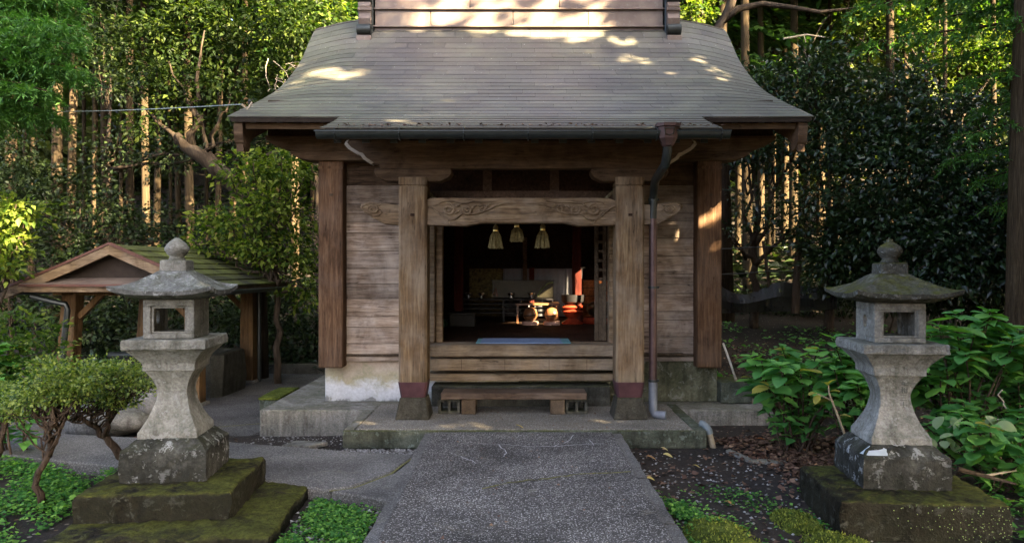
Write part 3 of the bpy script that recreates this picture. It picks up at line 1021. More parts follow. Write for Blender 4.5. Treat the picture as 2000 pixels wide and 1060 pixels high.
# porch: pillars, carved rainbow beam, noses, brackets, purlin
for sx, x in ((-1, -1.055), (1, 1.11)):
    cham = 0.022
    hw = 0.141
    sec = [(-hw + cham, -hw), (hw - cham, -hw), (hw, -hw + cham), (hw, hw - cham), (hw - cham, hw), (-hw + cham, hw), (-hw, hw - cham), (-hw, -hw + cham)]
    yc = 7.49
    pil = MB().loft([[(x + a, yc + b, z) for a, b in sec] for z in (0.36, 1.2, 2.315)]).build('porch_pillar', 'pillar_wood', shrine)
    MB().loft([[(x + a * k2, yc + b * k2, z) for a, b in sec] for z, k2 in ((2.315, 0.93), (2.325, 0.94), (2.335, 1.015), (2.408, 1.015))]).build('cap', 'pillar_wood', pil)
    MB().loft([[(x + a * 1.012, yc + b * 1.012, z) for a, b in [(p * k2, q * k2) for p, q in sec]] for z, k2 in ((0.215, 0.86), (0.365, 1.015), (0.37, 1.02))]).build('metal_collar', 'collar_copper', pil)
    MB().loft([[(x + a, yc + b, z) for a, b in ((-w, -w), (w, -w), (w, w), (-w, w))] for z, w in ((-0.001, 0.172), (0.205, 0.132), (0.214, 0.126))]).build('stone_base', 'footing_stone', pil, bevel=0.01)
    MB().box(x - 0.02, x + 0.02, yc - hw - 0.012, yc - hw, 2.02, 2.045).build('peg', 'dark_wood', pil)
    # boat-shaped bracket
    ba = [(-0.38, 2.50), (-0.39, 2.455), (-0.36, 2.41), (-0.27, 2.37), (0.27, 2.37), (0.36, 2.41), (0.39, 2.455), (0.38, 2.50)]
    MB().prism([(x + a, z) for a, z in ba], 'y', yc - 0.10, yc + 0.10).build('bracket', 'eave_wood', shrine, bevel=0.008)
    # beam nose with carving
    s_ = sx
    nose = [(0.14, 2.135), (0.28, 2.15), (0.43, 2.165), (0.52, 2.15), (0.535, 2.11), (0.50, 2.075), (0.45, 2.05), (0.42, 2.01), (0.36, 1.985), (0.30, 1.945), (0.14, 1.935)]
    no = MB().prism([(x + s_ * a, z) for a, z in nose], 'y', yc - 0.085, yc + 0.085).build('beam_nose', 'beam_wood', shrine, bevel=0.006)
    sw = [(x + s_ * (0.40 + 0.055 * math.cos(t) * (1 - t / 14)), yc - 0.09, 2.09 + 0.045 * math.sin(t) * (1 - t / 14)) for t in np.linspace(0, 11, 40)]
    MB().tube(sw, 0.013, 6).build('carved_scroll', 'beam_wood', no)
    MB().tube([(x + s_ * a, yc - 0.09, z) for a, z in ((0.34, 2.09), (0.31, 2.06), (0.34, 2.03), (0.40, 2.02), (0.47, 2.05), (0.505, 2.09), (0.51, 2.12), (0.47, 2.145), (0.40, 2.148), (0.33, 2.13))], 0.008, 6).build('carved_scroll', 'beam_wood', no)

beam = [(-0.935, 2.18), (-0.88, 2.205), (0.90, 2.205), (0.965, 2.18), (0.99, 2.14), (0.99, 1.935), (0.60, 1.925), (0.52, 1.94), (0.45, 1.955), (-0.38, 1.955), (-0.45, 1.94), (-0.53, 1.925), (-0.935, 1.935)]
cb = MB().prism(beam, 'y', 7.40, 7.58).build('carved_beam', 'beam_wood', shrine, bevel=0.006)


def spiral(cx, cz, r, t0, turns, sgn, y, n=34):
    return [(cx + sgn * r * (1 - 0.8 * i / n) * math.cos(t0 + turns * 6.2832 * i / n), y, cz + r * (1 - 0.8 * i / n) * math.sin(t0 + turns * 6.2832 * i / n)) for i in range(n + 1)]


for s_, cx_ in ((1, 0.0), (-1, 0.055)):
    yy = 7.390

    def m_(a):
        return cx_ - s_ * a
    MB().tube(spiral(m_(0.70), 2.09, 0.062, 1.2, 1.7, -s_, yy), 0.016, 6).build('carved_scroll', 'beam_wood', cb)
    MB().tube(spiral(m_(0.51), 2.085, 0.05, 2.6, 1.4, s_, yy), 0.014, 6).build('carved_scroll', 'beam_wood', cb)
    MB().tube(spiral(m_(0.36), 2.10, 0.042, 0.4, 1.3, -s_, yy), 0.013, 6).build('carved_scroll', 'beam_wood', cb)
    MB().tube([(m_(a), yy, z) for a, z in ((0.78, 2.06), (0.73, 2.0), (0.68, 1.985), (0.63, 2.0), (0.58, 2.04), (0.54, 2.055), (0.49, 2.04), (0.43, 2.045), (0.38, 2.06), (0.31, 2.085), (0.24, 2.12), (0.17, 2.145), (0.09, 2.155), (0.03, 2.15))], [0.006, 0.011, 0.012, 0.012, 0.011, 0.01, 0.01, 0.01, 0.01, 0.009, 0.008, 0.009, 0.008, 0.006], 6).build('carved_scroll', 'beam_wood', cb)
    MB().tube([(m_(a), yy, z) for a, z in ((0.93, 2.13), (0.86, 2.10), (0.80, 2.05), (0.76, 2.01), (0.71, 1.975), (0.69, 1.94))], 0.008, 6).build('carved_scroll', 'beam_wood', cb)
    MB().tube([(m_(a), yy, z) for a, z in ((0.80, 2.15), (0.74, 2.175), (0.66, 2.17), (0.58, 2.15), (0.53, 2.15), (0.46, 2.165), (0.38, 2.16), (0.30, 2.165), (0.22, 2.175))], 0.007, 6).build('carved_scroll', 'beam_wood', cb)
    for (a, z) in ((0.60, 2.12), (0.45, 2.10), (0.30, 2.12), (0.62, 2.05)):
        MB().tube([(m_(a + 0.03), yy, z - 0.01), (m_(a), yy - 0.004, z + 0.012), (m_(a - 0.03), yy, z + 0.03)], [0.003, 0.014, 0.003], 6).build('carved_leaf', 'beam_wood', cb)
MB().tube([(a, 7.398, z) for a, z in ((-0.88, 1.955), (-0.52, 1.945), (-0.42, 1.972), (0.48, 1.972), (0.58, 1.945), (0.95, 1.955))], 0.006, 6).build('carved_edge', 'beam_wood', cb)

pur = [(-1.70, 2.785), (-1.735, 2.745), (-1.70, 2.70), (-1.62, 2.655), (-1.58, 2.645), (-1.55, 2.60), (-1.47, 2.55), (-1.40, 2.54), (-1.39, 2.502), (1.43, 2.502), (1.44, 2.54), (1.51, 2.55), (1.59, 2.60), (1.62, 2.645), (1.66, 2.655), (1.74, 2.70), (1.775, 2.745), (1.74, 2.785)]
pu = MB().prism(pur, 'y', 7.42, 7.56).build('porch_purlin', 'eave_wood', shrine, bevel=0.005)
for s_, ox in ((-1, 0.0), (1, 0.04)):
    pts = [(1.725, 2.775), (1.742, 2.745), (1.705, 2.70), (1.62, 2.648), (1.585, 2.64), (1.552, 2.595), (1.475, 2.545)]
    rings = [[(ox + s_ * (a + 0.006), 7.412, z - 0.002), (ox + s_ * (a + 0.006), 7.55, z - 0.002), (ox + s_ * (a - 0.022), 7.55, z + 0.016), (ox + s_ * (a - 0.022), 7.412, z + 0.016)] for a, z in pts]
    MB().loft(rings).build('pale_end_strip', 'pale_end_wood', pu)  # pale strip along the carved end of the purlin
# tie beams between the porch and the hall
for x in (-1.055, 1.11):
    MB().box(x - 0.07, x + 0.07, 7.60, 8.2, 2.20, 2.36).build('tie_beam', 'dark_wood', shrine, bevel=0.01)

# hall walls: corner posts, planks, foundation
MB().box(-2.19, 0.0, 8.36, 12.6, -0.004, 0.455).build('foundation', 'foundation_plaster', shrine, bevel=0.008)
MB().box(0.002, 2.245, 8.36, 12.6, -0.004, 0.455).build('foundation', 'foundation_mossy', shrine, bevel=0.008)
MB().box(-0.95, 1.0, 8.05, 8.355, -0.002, 0.22).build('recess_base', 'block_concrete', shrine, bevel=0.008)
MB().box(2.25, 2.60, 8.22, 8.62, -0.002, 0.24).build('corner_block', 'damp_concrete', shrine, bevel=0.012)
for (x0, x1) in ((-2.215, -1.945), (1.975, 2.245)):
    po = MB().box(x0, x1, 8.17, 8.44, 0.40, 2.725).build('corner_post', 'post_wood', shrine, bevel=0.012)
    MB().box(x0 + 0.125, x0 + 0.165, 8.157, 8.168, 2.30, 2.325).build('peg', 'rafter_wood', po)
    MB().box(x0 - 0.004, x1 + 0.004, 8.163, 8.45, 2.60, 2.63).build('post_band', 'post_wood', po)  # thin proud band of the same wood near the post top
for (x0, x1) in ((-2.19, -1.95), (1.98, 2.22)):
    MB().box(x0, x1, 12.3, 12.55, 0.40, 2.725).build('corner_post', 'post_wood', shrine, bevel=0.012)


def plank_wall(x0, x1, y, name, seed):
    r_ = random.Random(seed)
    w = MB().box(x0, x1, y + 0.02, y + 0.06, 0.46, 3.0).build(name, 'dark_wood', shrine)
    MB().box(x0, x1, y - 0.012, y + 0.018, 0.455, 0.508).build('bottom_rail', 'wall_wood', w, bevel=0.005)
    MB().box(x0, x1, y - 0.028, y + 0.018, 0.515, 0.53).build('bottom_strip', 'rafter_wood', w, bevel=0.003)
    z = 0.534
    while z < 2.2:
        h = r_.choice((0.10, 0.17, 0.185, 0.20, 0.12))
        if z + h > 2.17:
            h = 2.225 - z
        d = r_.uniform(-0.006, 0.006)
        MB().box(x0, x1, y + d, y + 0.019, z + 0.002, z + h - 0.002).build('plank', 'wall_wood', w, bevel=0.003)
        z += h
        if z > 2.2:
            break
    z0 = z
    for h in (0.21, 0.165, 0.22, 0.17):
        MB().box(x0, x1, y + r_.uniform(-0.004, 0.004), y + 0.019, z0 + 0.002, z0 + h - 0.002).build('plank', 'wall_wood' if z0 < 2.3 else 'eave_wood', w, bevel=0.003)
        z0 += h
    return w


plank_wall(-1.94, -1.01, 8.33, 'front_wall', 5)
plank_wall(1.07, 1.97, 8.33, 'front_wall', 9)
# side walls; the right one has a barred window
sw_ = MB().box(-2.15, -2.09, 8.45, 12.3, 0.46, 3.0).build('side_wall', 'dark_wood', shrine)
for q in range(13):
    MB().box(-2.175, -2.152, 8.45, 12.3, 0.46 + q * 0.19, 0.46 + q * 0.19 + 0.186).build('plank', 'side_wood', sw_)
sw_ = MB().box(2.10, 2.15, 8.45, 12.3, 0.46, 1.74)
sw_.box(2.10, 2.15, 8.45, 12.3, 2.36, 3.0).box(2.10, 2.15, 8.45, 9.0, 1.74, 2.36).box(2.10, 2.15, 11.2, 12.3, 1.74, 2.36)
sw_ = sw_.build('side_wall', 'dark_wood', shrine)
for q in range(13):
    z = 0.46 + q * 0.19
    if z + 0.186 < 1.75 or z > 2.35:
        MB().box(2.152, 2.175, 8.45, 12.3, z, z + 0.186).build('plank', 'side_wood', sw_)
wi = MB().box(2.09, 2.19, 8.96, 11.24, 1.70, 1.74).box(2.09, 2.19, 8.96, 11.24, 2.36, 2.40).box(2.09, 2.19, 8.96, 9.0, 1.74, 2.36).box(2.09, 2.19, 11.2, 11.24, 1.74, 2.36).build('window_frame', 'side_wood', shrine)
for q in range(5):
    y = 9.35 + q * 0.38
    MB().box(2.11, 2.15, y - 0.03, y + 0.03, 1.742, 2.358).build('window_bar', 'side_wood', wi)
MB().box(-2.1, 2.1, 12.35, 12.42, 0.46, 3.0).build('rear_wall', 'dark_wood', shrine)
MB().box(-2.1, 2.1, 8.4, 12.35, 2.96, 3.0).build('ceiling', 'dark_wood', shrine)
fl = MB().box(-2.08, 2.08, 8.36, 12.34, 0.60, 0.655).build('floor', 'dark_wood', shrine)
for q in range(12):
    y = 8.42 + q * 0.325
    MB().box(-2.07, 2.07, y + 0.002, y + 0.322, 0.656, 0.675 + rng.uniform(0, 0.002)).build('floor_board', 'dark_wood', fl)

MB().box(-2.78, 2.82, 8.20, 8.235, 2.962, 3.36).build('soffit_board', 'dark_wood', shrine)
# wall plates running out under the eaves, with stepped noses
for s_, ox in ((-1, 0.0), (1, 0.04)):
    pl = [(1.2, 2.96), (2.80, 2.96), (2.79, 2.92), (2.72, 2.87), (2.60, 2.82), (2.45, 2.79), (1.2, 2.79)]
    MB().prism([(ox + s_ * a, z) for a, z in pl], 'y', 8.14, 8.34).build('wall_plate', 'eave_wood', shrine, bevel=0.006)
    pl = [(1.2, 2.788), (2.52, 2.788), (2.50, 2.755), (2.43, 2.715), (2.33, 2.69), (2.24, 2.685), (1.2, 2.685)]
    MB().prism([(ox + s_ * a, z) for a, z in pl], 'y', 8.12, 8.36).build('bracket', 'eave_wood', shrine, bevel=0.006)

# doorway: lintel, jambs, sill, steps
MB().box(-1.0, 1.06, 8.18, 8.33, 2.72, 2.95).build('door_lintel', 'dark_wood', shrine, bevel=0.006)
MB().box(-1.0, 1.06, 8.21, 8.33, 2.20, 2.36).build('transom', 'side_wood', shrine, bevel=0.006)
MB().box(-1.0, 1.06, 8.28, 8.33, 2.36, 2.72).build('transom_board', 'dark_wood', shrine)
for x in (-0.35, 0.4):
    MB().box(x - 0.05, x + 0.05, 8.24, 8.275, 2.362, 2.718).build('transom_strut', 'side_wood', shrine)
for x0, x1 in ((-1.0, -0.93), (1.0, 1.06)):
    MB().box(x0, x1, 8.19, 8.34, 0.675, 2.2).build('door_jamb', 'beam_wood', shrine, bevel=0.008)
MB().box(-0.925, -0.85, 8.24, 8.36, 0.675, 2.2).build('door_jamb', 'beam_wood', shrine, bevel=0.008)
MB().box(-1.0, 1.06, 7.98, 8.36, 0.545, 0.672).build('sill', 'sill_wood', shrine, bevel=0.012)
st = MB().box(-1.0, 1.06, 8.02, 8.36, 0.395, 0.52).build('step_board', 'sill_wood', shrine, bevel=0.008)
for x in (-0.62, -0.15, 0.33, 0.74):
    MB().box(x - 0.002, x + 0.002, 8.0185, 8.03, 0.40, 0.515).build('board_joint', 'dark_wood', st)
MB().box(-1.0, 1.06, 8.12, 8.36, 0.265, 0.345).build('step_board', 'sill_wood', shrine, bevel=0.008)
for x0, x1 in ((-1.95, -1.2), (1.24, 1.85)):
    MB().box(x0 if x0 > 0 else -1.3, x1, 8.27, 8.33, 0.525, 0.55).build('ledge', 'rafter_wood', shrine, bevel=0.004)

# sliding door pushed open to the right: stiles and a ladder of slots
do = MB().box(0.86, 0.905, 8.37, 8.41, 0.68, 2.2).build('sliding_door', 'rafter_wood', shrine, bevel=0.004)
MB().box(0.955, 0.995, 8.37, 8.41, 0.68, 2.2).build('stile', 'rafter_wood', do, bevel=0.004)
for z in np.arange(1.36, 2.2, 0.105):
    MB().box(0.906, 0.954, 8.375, 8.40, z, z + 0.035).build('lattice_bar', 'rafter_wood', do)
MB().box(0.906, 0.954, 8.38, 8.395, 0.68, 1.33).build('door_panel', 'rafter_wood', do)

# red pillars and back screen inside
for x in (-0.89, 0.86):
    MB().box(x - 0.065, x + 0.065, 10.9, 11.03, 0.678, 2.95).build('red_pillar', 'red_wood', shrine, bevel=0.01)
for q in range(5):
    MB().box(0.95, 2.05, 11.55, 11.585, 0.70 + q * 0.125, 0.815 + q * 0.125).build('back_panel', 'orange_wood', shrine)
for x in (0.97, 1.45):
    MB().box(x - 0.03, x + 0.03, 11.50, 11.548, 0.68, 1.34).build('panel_post', 'red_wood', shrine)

# ------------------------------------------------------------------ things in and around the shrine
# bench of one thick board on timber blocks and hollow concrete blocks
b = thing('step_bench', 'low weathered plank bench standing between the two porch pillars', 'bench', (-0.05, 7.7, 0))
MB().box(-0.80, 0.70, 7.58, 7.88, 0.155, 0.222).build('seat', 'bench_wood', b, bevel=0.008)
for x in (-0.515, 0.40):
    MB().box(x - 0.075, x + 0.075, 7.60, 7.86, 0.001, 0.153).build('leg', 'rafter_wood', b, bevel=0.006)
for x0, lab, xx in ((-0.83, 'grey hollow concrete block under the left end of the plank bench', 0.225), (0.485, 'grey hollow concrete block under the right end of the plank bench', 0.225)):
    t = thing('concrete_block', lab, 'block', (x0 + 0.11, 7.72, 0), 'hollow blocks under the bench')
    x1 = x0 + xx
    for (a, c, z0, z1, nm) in ((x0, x1, 0.0, 0.028, 'bottom_wall'), (x0, x1, 0.122, 0.150, 'top_wall')):
        MB().box(a, c, 7.62, 7.82, z0 + 0.001, z1).build(nm, 'block_concrete', t, bevel=0.003)
    for a in (x0, x0 + 0.1, x1 - 0.028):
        MB().box(a, a + 0.028, 7.622, 7.818, 0.030, 0.1205).build('web', 'block_concrete', t)

# blue mat on the sill
m = thing('door_mat', 'thin blue cloth mat lying across the shrine threshold', 'mat', (0.0, 8.35, 0.676))
MB().box(-0.42, 0.48, 8.08, 8.62, 0.6785, 0.689).build('cloth', 'blue_cloth', m, bevel=0.002)
MB().box(0.482, 0.575, 8.09, 8.61, 0.6785, 0.687).build('border', 'teal_cloth', m, bevel=0.002)
MB().box(-0.47, -0.422, 8.09, 8.61, 0.6785, 0.686).build('border', 'teal_cloth', m, bevel=0.002)

# straw tassels and the rope they hang from
ropepts = [(-1.02, 8.02, 2.36)] + [(x, 8.02 + 0.0, 2.13 - 0.05 * math.sin((x + 0.9) / 1.9 * math.pi)) for x in np.linspace(-0.75, 0.8, 16)] + [(1.05, 8.02, 2.36)]
rp = thing('straw_rope', 'twisted straw rope strung behind the carved beam', 'rope', (0, 8.02, 2.1))
for ph in (0, 2.094, 4.188):
    pts = []
    for i in range(len(ropepts) - 1):
        a, c = Vector(ropepts[i]), Vector(ropepts[i + 1])
        for j in range(8):
            t = j / 8
            ang = ph + (i * 8 + j) * 0.75
            pts.append(a.lerp(c, t) + Vector((0, math.cos(ang) * 0.011, math.sin(ang) * 0.011)))
    MB().tube(pts, 0.0115, 5).build('strand', 'rope_straw', rp)
for px, top, bot, lab in ((968, 438, 484, 'straw tassel hanging lowest on the left under the carved beam'), (1009, 430, 471, 'middle straw tassel hanging higher than its two neighbours'), (1060, 436, 483, 'straw tassel hanging on the right under the carved beam')):
    Y = 8.02
    p = at(px, top, Y); q = at(px, bot, Y)
    t = thing('straw_tassel', lab, 'tassel', tuple(p), 'straw tassels in the doorway')
    MB().tube([(p.x, Y, 2.12), (p.x, Y, p.z - 0.03)], 0.008, 6).build('cord', 'rope_straw', t)
    MB().tube([(p.x, Y, p.z - 0.005), (p.x, Y, p.z - 0.03), (p.x, Y, p.z - 0.06)], [0.012, 0.03, 0.026], 10).build('knot', 'straw', t)
    MB().tube([(p.x, Y, p.z - 0.062), (p.x, Y, p.z - 0.076)], 0.028, 10).build('gold_band', 'gold', t)
    st_ = MB()
    for i in range(70):
        a = rng.uniform(0, 6.283); rr = math.sqrt(rng.random())
        x0, y0 = math.cos(a) * rr * 0.024, math.sin(a) * rr * 0.024
        x1, y1 = math.cos(a) * rr * 0.088, math.sin(a) * rr * 0.07
        zb = q.z + rng.uniform(-0.012, 0.01)
        st_.tube([(p.x + x0, Y + y0, p.z - 0.075), (p.x + (x0 + x1) * 0.55, Y + (y0 + y1) * 0.55, (p.z + zb) / 2), (p.x + x1, Y + y1, zb)], 0.0045, 4, cap=False)
    o = st_.build('straw_fringe', 'straw', t)
    o['kind'] = 'stuff'

# things on the shrine floor
FZ = 0.678


def cushion_set(x, y, label, rx=0.15):
    t = thing('wooden_drum', label, 'wooden gong', (x, y, FZ), 'wooden gongs on the floor')
    MB().lathe((x, y, FZ), [(0.02, 0.0), (rx * 1.15, 0.004), (rx * 1.2, 0.03), (rx * 1.1, 0.055), (0.03, 0.06)], 18).build('cushion', 'cushion', t, smooth='angle')
    prof = [(0.02, 0.06), (rx * 0.7, 0.075), (rx, 0.13), (rx * 0.97, 0.18), (rx * 0.7, 0.235), (0.02, 0.255)]
    MB().lathe((x, y, FZ), prof, 18).build('body', 'brown_lacquer', t, smooth=True)
    MB().tube([(x - rx, y - 0.03, FZ + 0.13), (x - rx * 0.6, y - rx * 0.85, FZ + 0.14), (x + rx * 0.2, y - rx * 1.02, FZ + 0.145), (x + rx * 0.7, y - rx * 0.78, FZ + 0.15)], 0.008, 6).build('slot', 'black_lacquer', t)


cushion_set(0.17, 10.75, 'left of the two round carved gongs in the sunlight on the shrine floor', 0.105)
cushion_set(0.48, 10.72, 'right of the two round carved gongs in the sunlight on the shrine floor', 0.105)
t = thing('stacked_stand', 'red lacquered round stand with black bowl beside the carved gongs', 'stand', (0.80, 10.95, FZ))
MB().lathe((0.80, 10.95, FZ), [(0.16, 0), (0.17, 0.02), (0.12, 0.05), (0.07, 0.09), (0.12, 0.13), (0.16, 0.16)], 18).build('base', 'red_lacquer', t, smooth='angle')
MB().lathe((0.80, 10.95, FZ), [(0.13, 0.162), (0.17, 0.19), (0.13, 0.22), (0.17, 0.25), (0.14, 0.28)], 18).build('rings', 'red_lacquer', t, smooth='angle')
MB().lathe((0.80, 10.95, FZ), [(0.10, 0.282), (0.16, 0.33), (0.17, 0.43), (0.165, 0.435), (0.14, 0.36)], 18).build('bowl', 'black_lacquer', t, smooth='angle')
t = thing('bronze_bell', 'dark round bronze bell bowl on red cushion inside the shrine', 'bell', (1.22, 11.05, FZ))
MB().lathe((1.22, 11.05, FZ), [(0.03, 0), (0.26, 0.005), (0.28, 0.05), (0.25, 0.095), (0.03, 0.1)], 20).build('cushion', 'red_lacquer', t, smooth='angle')
MB().lathe((1.22, 11.05, FZ), [(0.1, 0.1), (0.17, 0.13), (0.205, 0.2), (0.2, 0.28), (0.12, 0.325), (0.02, 0.335)], 20).build('bowl', 'bronze', t, smooth=True)
t = thing('prayer_table', 'low dark wooden table behind the carved gongs', 'table', (0.25, 11.2, FZ))
MB().box(-0.05, 0.62, 11.05, 11.4, FZ + 0.27, FZ + 0.30).build('table_top', 'brown_lacquer', t, bevel=0.005)
for x in (-0.03, 0.57):
    for y in (11.07, 11.35):
        MB().box(x, x + 0.03, y, y + 0.03, FZ, FZ + 0.268).build('leg', 'brown_lacquer', t)
t = thing('altar_rail', 'long low black altar shelf with silver vessels inside the shrine', 'altar shelf', (-0.3, 11.45, FZ))
for z in (0.12, 0.19, 0.26, 0.33):
    MB().box(-1.0, 0.55, 11.45, 11.75, FZ + z, FZ + z + 0.02).build('shelf', 'black_lacquer', t, bevel=0.003)
for x in (-1.0, -0.25, 0.52):
    MB().box(x, x + 0.03, 11.46, 11.74, FZ, FZ + 0.35).build('upright', 'black_lacquer', t)
for q, x in enumerate((-0.78, -0.58, -0.12, 0.2)):
    v_ = thing('silver_vessel', ['leftmost', 'second', 'third', 'rightmost'][q] + ' small silver vessel on the black altar shelf', 'vessel', (x, 11.43, FZ + 0.12), 'vessels on the altar shelf')
    MB().lathe((x, 11.52, FZ + 0.352), [(0.04, 0), (0.05, 0.01), (0.02, 0.03), (0.055, 0.07), (0.06, 0.09)], 12).build('cup', 'silver', v_, smooth='angle')
t = thing('gilt_panel', 'gilt panel with leaf painting standing on the altar shelf', 'panel', (0.0, 11.8, FZ))
MB().box(-0.42, 0.55, 11.80, 11.82, FZ + 0.36, FZ + 0.62).build('board', 'bronze', t)
MB().box(-0.44, 0.57, 11.795, 11.825, FZ + 0.622, FZ + 0.636).build('frame', 'bronze', t)
MB().tube([(0.30, 11.79, FZ + 0.38), (0.37, 11.79, FZ + 0.5), (0.47, 11.79, FZ + 0.58), (0.55, 11.79, FZ + 0.6)], 0.012, 6).build('painted_stem', 'pale_sprout_leaf', t)
MB().tube([(-0.40, 11.79, FZ + 0.4), (-0.37, 11.79, FZ + 0.5), (-0.34, 11.79, FZ + 0.38)], 0.02, 6).build('painted_stem', 'cushion', t)
t = thing('hung_cloth', 'white cloth hung across the back of the shrine hall', 'cloth', (0.35, 12.0, FZ))
rings = []
for i in range(41):
    x = -0.25 + 1.28 * i / 40
    y = 11.98 + 0.018 * math.sin(i * 0.9) + 0.01 * math.sin(i * 2.3)
    rings.append([(x, y, FZ + 0.05), (x, y - 0.01 * math.sin(i * 0.7), FZ + 0.4), (x, y, FZ + 0.82), (x, y + 0.006, FZ + 0.82), (x, y + 0.006, FZ + 0.05)])
MB().loft(rings).build('sheet', 'white_cloth', t, smooth='angle')
MB().tube([(-0.3, 11.98, FZ + 0.83), (1.08, 11.98, FZ + 0.83)], 0.012, 8).build('rod', 'black_lacquer', t)
t = thing('brocade_hanging', 'dark patterned brocade hanging beside the left red pillar inside', 'hanging', (-0.55, 12.0, FZ))
MB().box(-0.80, -0.26, 11.985, 12.0, FZ + 0.05, FZ + 0.82).build('sheet', 'brocade', t)
t = thing('wooden_placard', 'tall narrow wooden placard standing at the back of the hall', 'placard', (0.10, 11.86, FZ))
MB().box(0.065, 0.135, 11.86, 11.875, FZ + 0.35, FZ + 1.32).build('board', 'rafter_wood', t)
MB().box(0.04, 0.16, 11.85, 11.885, FZ, FZ + 0.35).build('foot', 'dark_wood', t)
MB().box(0.17, 0.25, 11.86, 11.875, FZ, FZ + 0.83).build('side_board', 'red_wood', t)
t = thing('storage_box', 'dark lidded box on the floor left of the altar shelf', 'box', (-0.85, 10.6, FZ))
MB().box(-0.98, -0.62, 10.45, 10.75, FZ, FZ + 0.17).build('body', 'dark_box', t, bevel=0.006)
MB().box(-0.99, -0.61, 10.44, 10.76, FZ + 0.172, FZ + 0.195).build('lid', 'dark_box', t, bevel=0.004)
t = thing('green_crate', 'small green plastic crate just inside the left door jamb', 'crate', (-1.1, 10.4, FZ))
MB().box(-1.20, -1.01, 10.3, 10.55, FZ, FZ + 0.09).build('body', 'green_plastic', t, bevel=0.004)
MB().box(-1.21, -1.0, 10.29, 10.56, FZ + 0.092, FZ + 0.105).build('rim', 'green_plastic', t, bevel=0.003)

# white stick leaning behind the right corner, drain stub by the terrace
t = thing('leaning_stick', 'thin pale stick leaning on the right corner post of the shrine', 'stick', (2.42, 8.3, 0.24))
MB().tube([(2.44, 8.3, 0.245), (2.375, 8.31, 0.45), (2.30, 8.32, 0.66)], [0.014, 0.013, 0.012], 8).build('shaft', 'bamboo_stick', t, smooth=True)
MB().tube([(2.441, 8.3, 0.242), (2.436, 8.3, 0.262)], 0.017, 8).build('tip', 'pvc_old', t)
t = thing('drain_pipe', 'bent grey plastic drain pipe sticking up beside the front terrace', 'pipe', (1.80, 6.98, -0.17))
MB().tube([(1.82, 6.9, -0.19), (1.79, 6.93, -0.05)], 0.028, 12).build('stem', 'pvc_old', t, smooth='angle')
MB().tube([(1.792, 6.93, -0.055), (1.785, 6.94, -0.02), (1.77, 6.96, 0.01), (1.745, 6.98, 0.03), (1.72, 7.0, 0.035)], 0.033, 12).build('elbow', 'blue_pvc', t, smooth='angle')

# overhead cable to the left eave
t = thing('overhead_cable', 'thin pale cable crossing the trees to the left roof corner', 'cable', tuple(at(470, 204, 7.9)))
A, B = at(-60, 217, 9.0), at(472, 204, 7.75)
pts = [A.lerp(B, i / 24) - Vector((0, 0, 0.035 * math.sin(math.pi * i / 24))) for i in range(25)]
MB().tube(pts, 0.0055, 6).build('sheath', 'cable_sheath', t)
MB().tube([B, B + Vector((0.05, 0.02, -0.05)), B + Vector((0.09, 0.05, 0.03))], 0.012, 6).build('hook', 'dead_twig', t)

# ------------------------------------------------------------------ stone lanterns
def square(c, h, z, n=1, lift=0.0, bulge=0.0):
    pts = []
    for (ax, ay), (bx, by) in (((-1, -1), (1, -1)), ((1, -1), (1, 1)), ((1, 1), (-1, 1)), ((-1, 1), (-1, -1))):
        for i in range(n):
            t_ = i / n
            u = abs(2 * t_ - 1)
            k2 = 1 + bulge * u ** 4
            pts.append((c[0] + (ax + (bx - ax) * t_) * h * k2, c[1] + (ay + (by - ay) * t_) * h * k2, z + lift * u ** 3))
    return pts


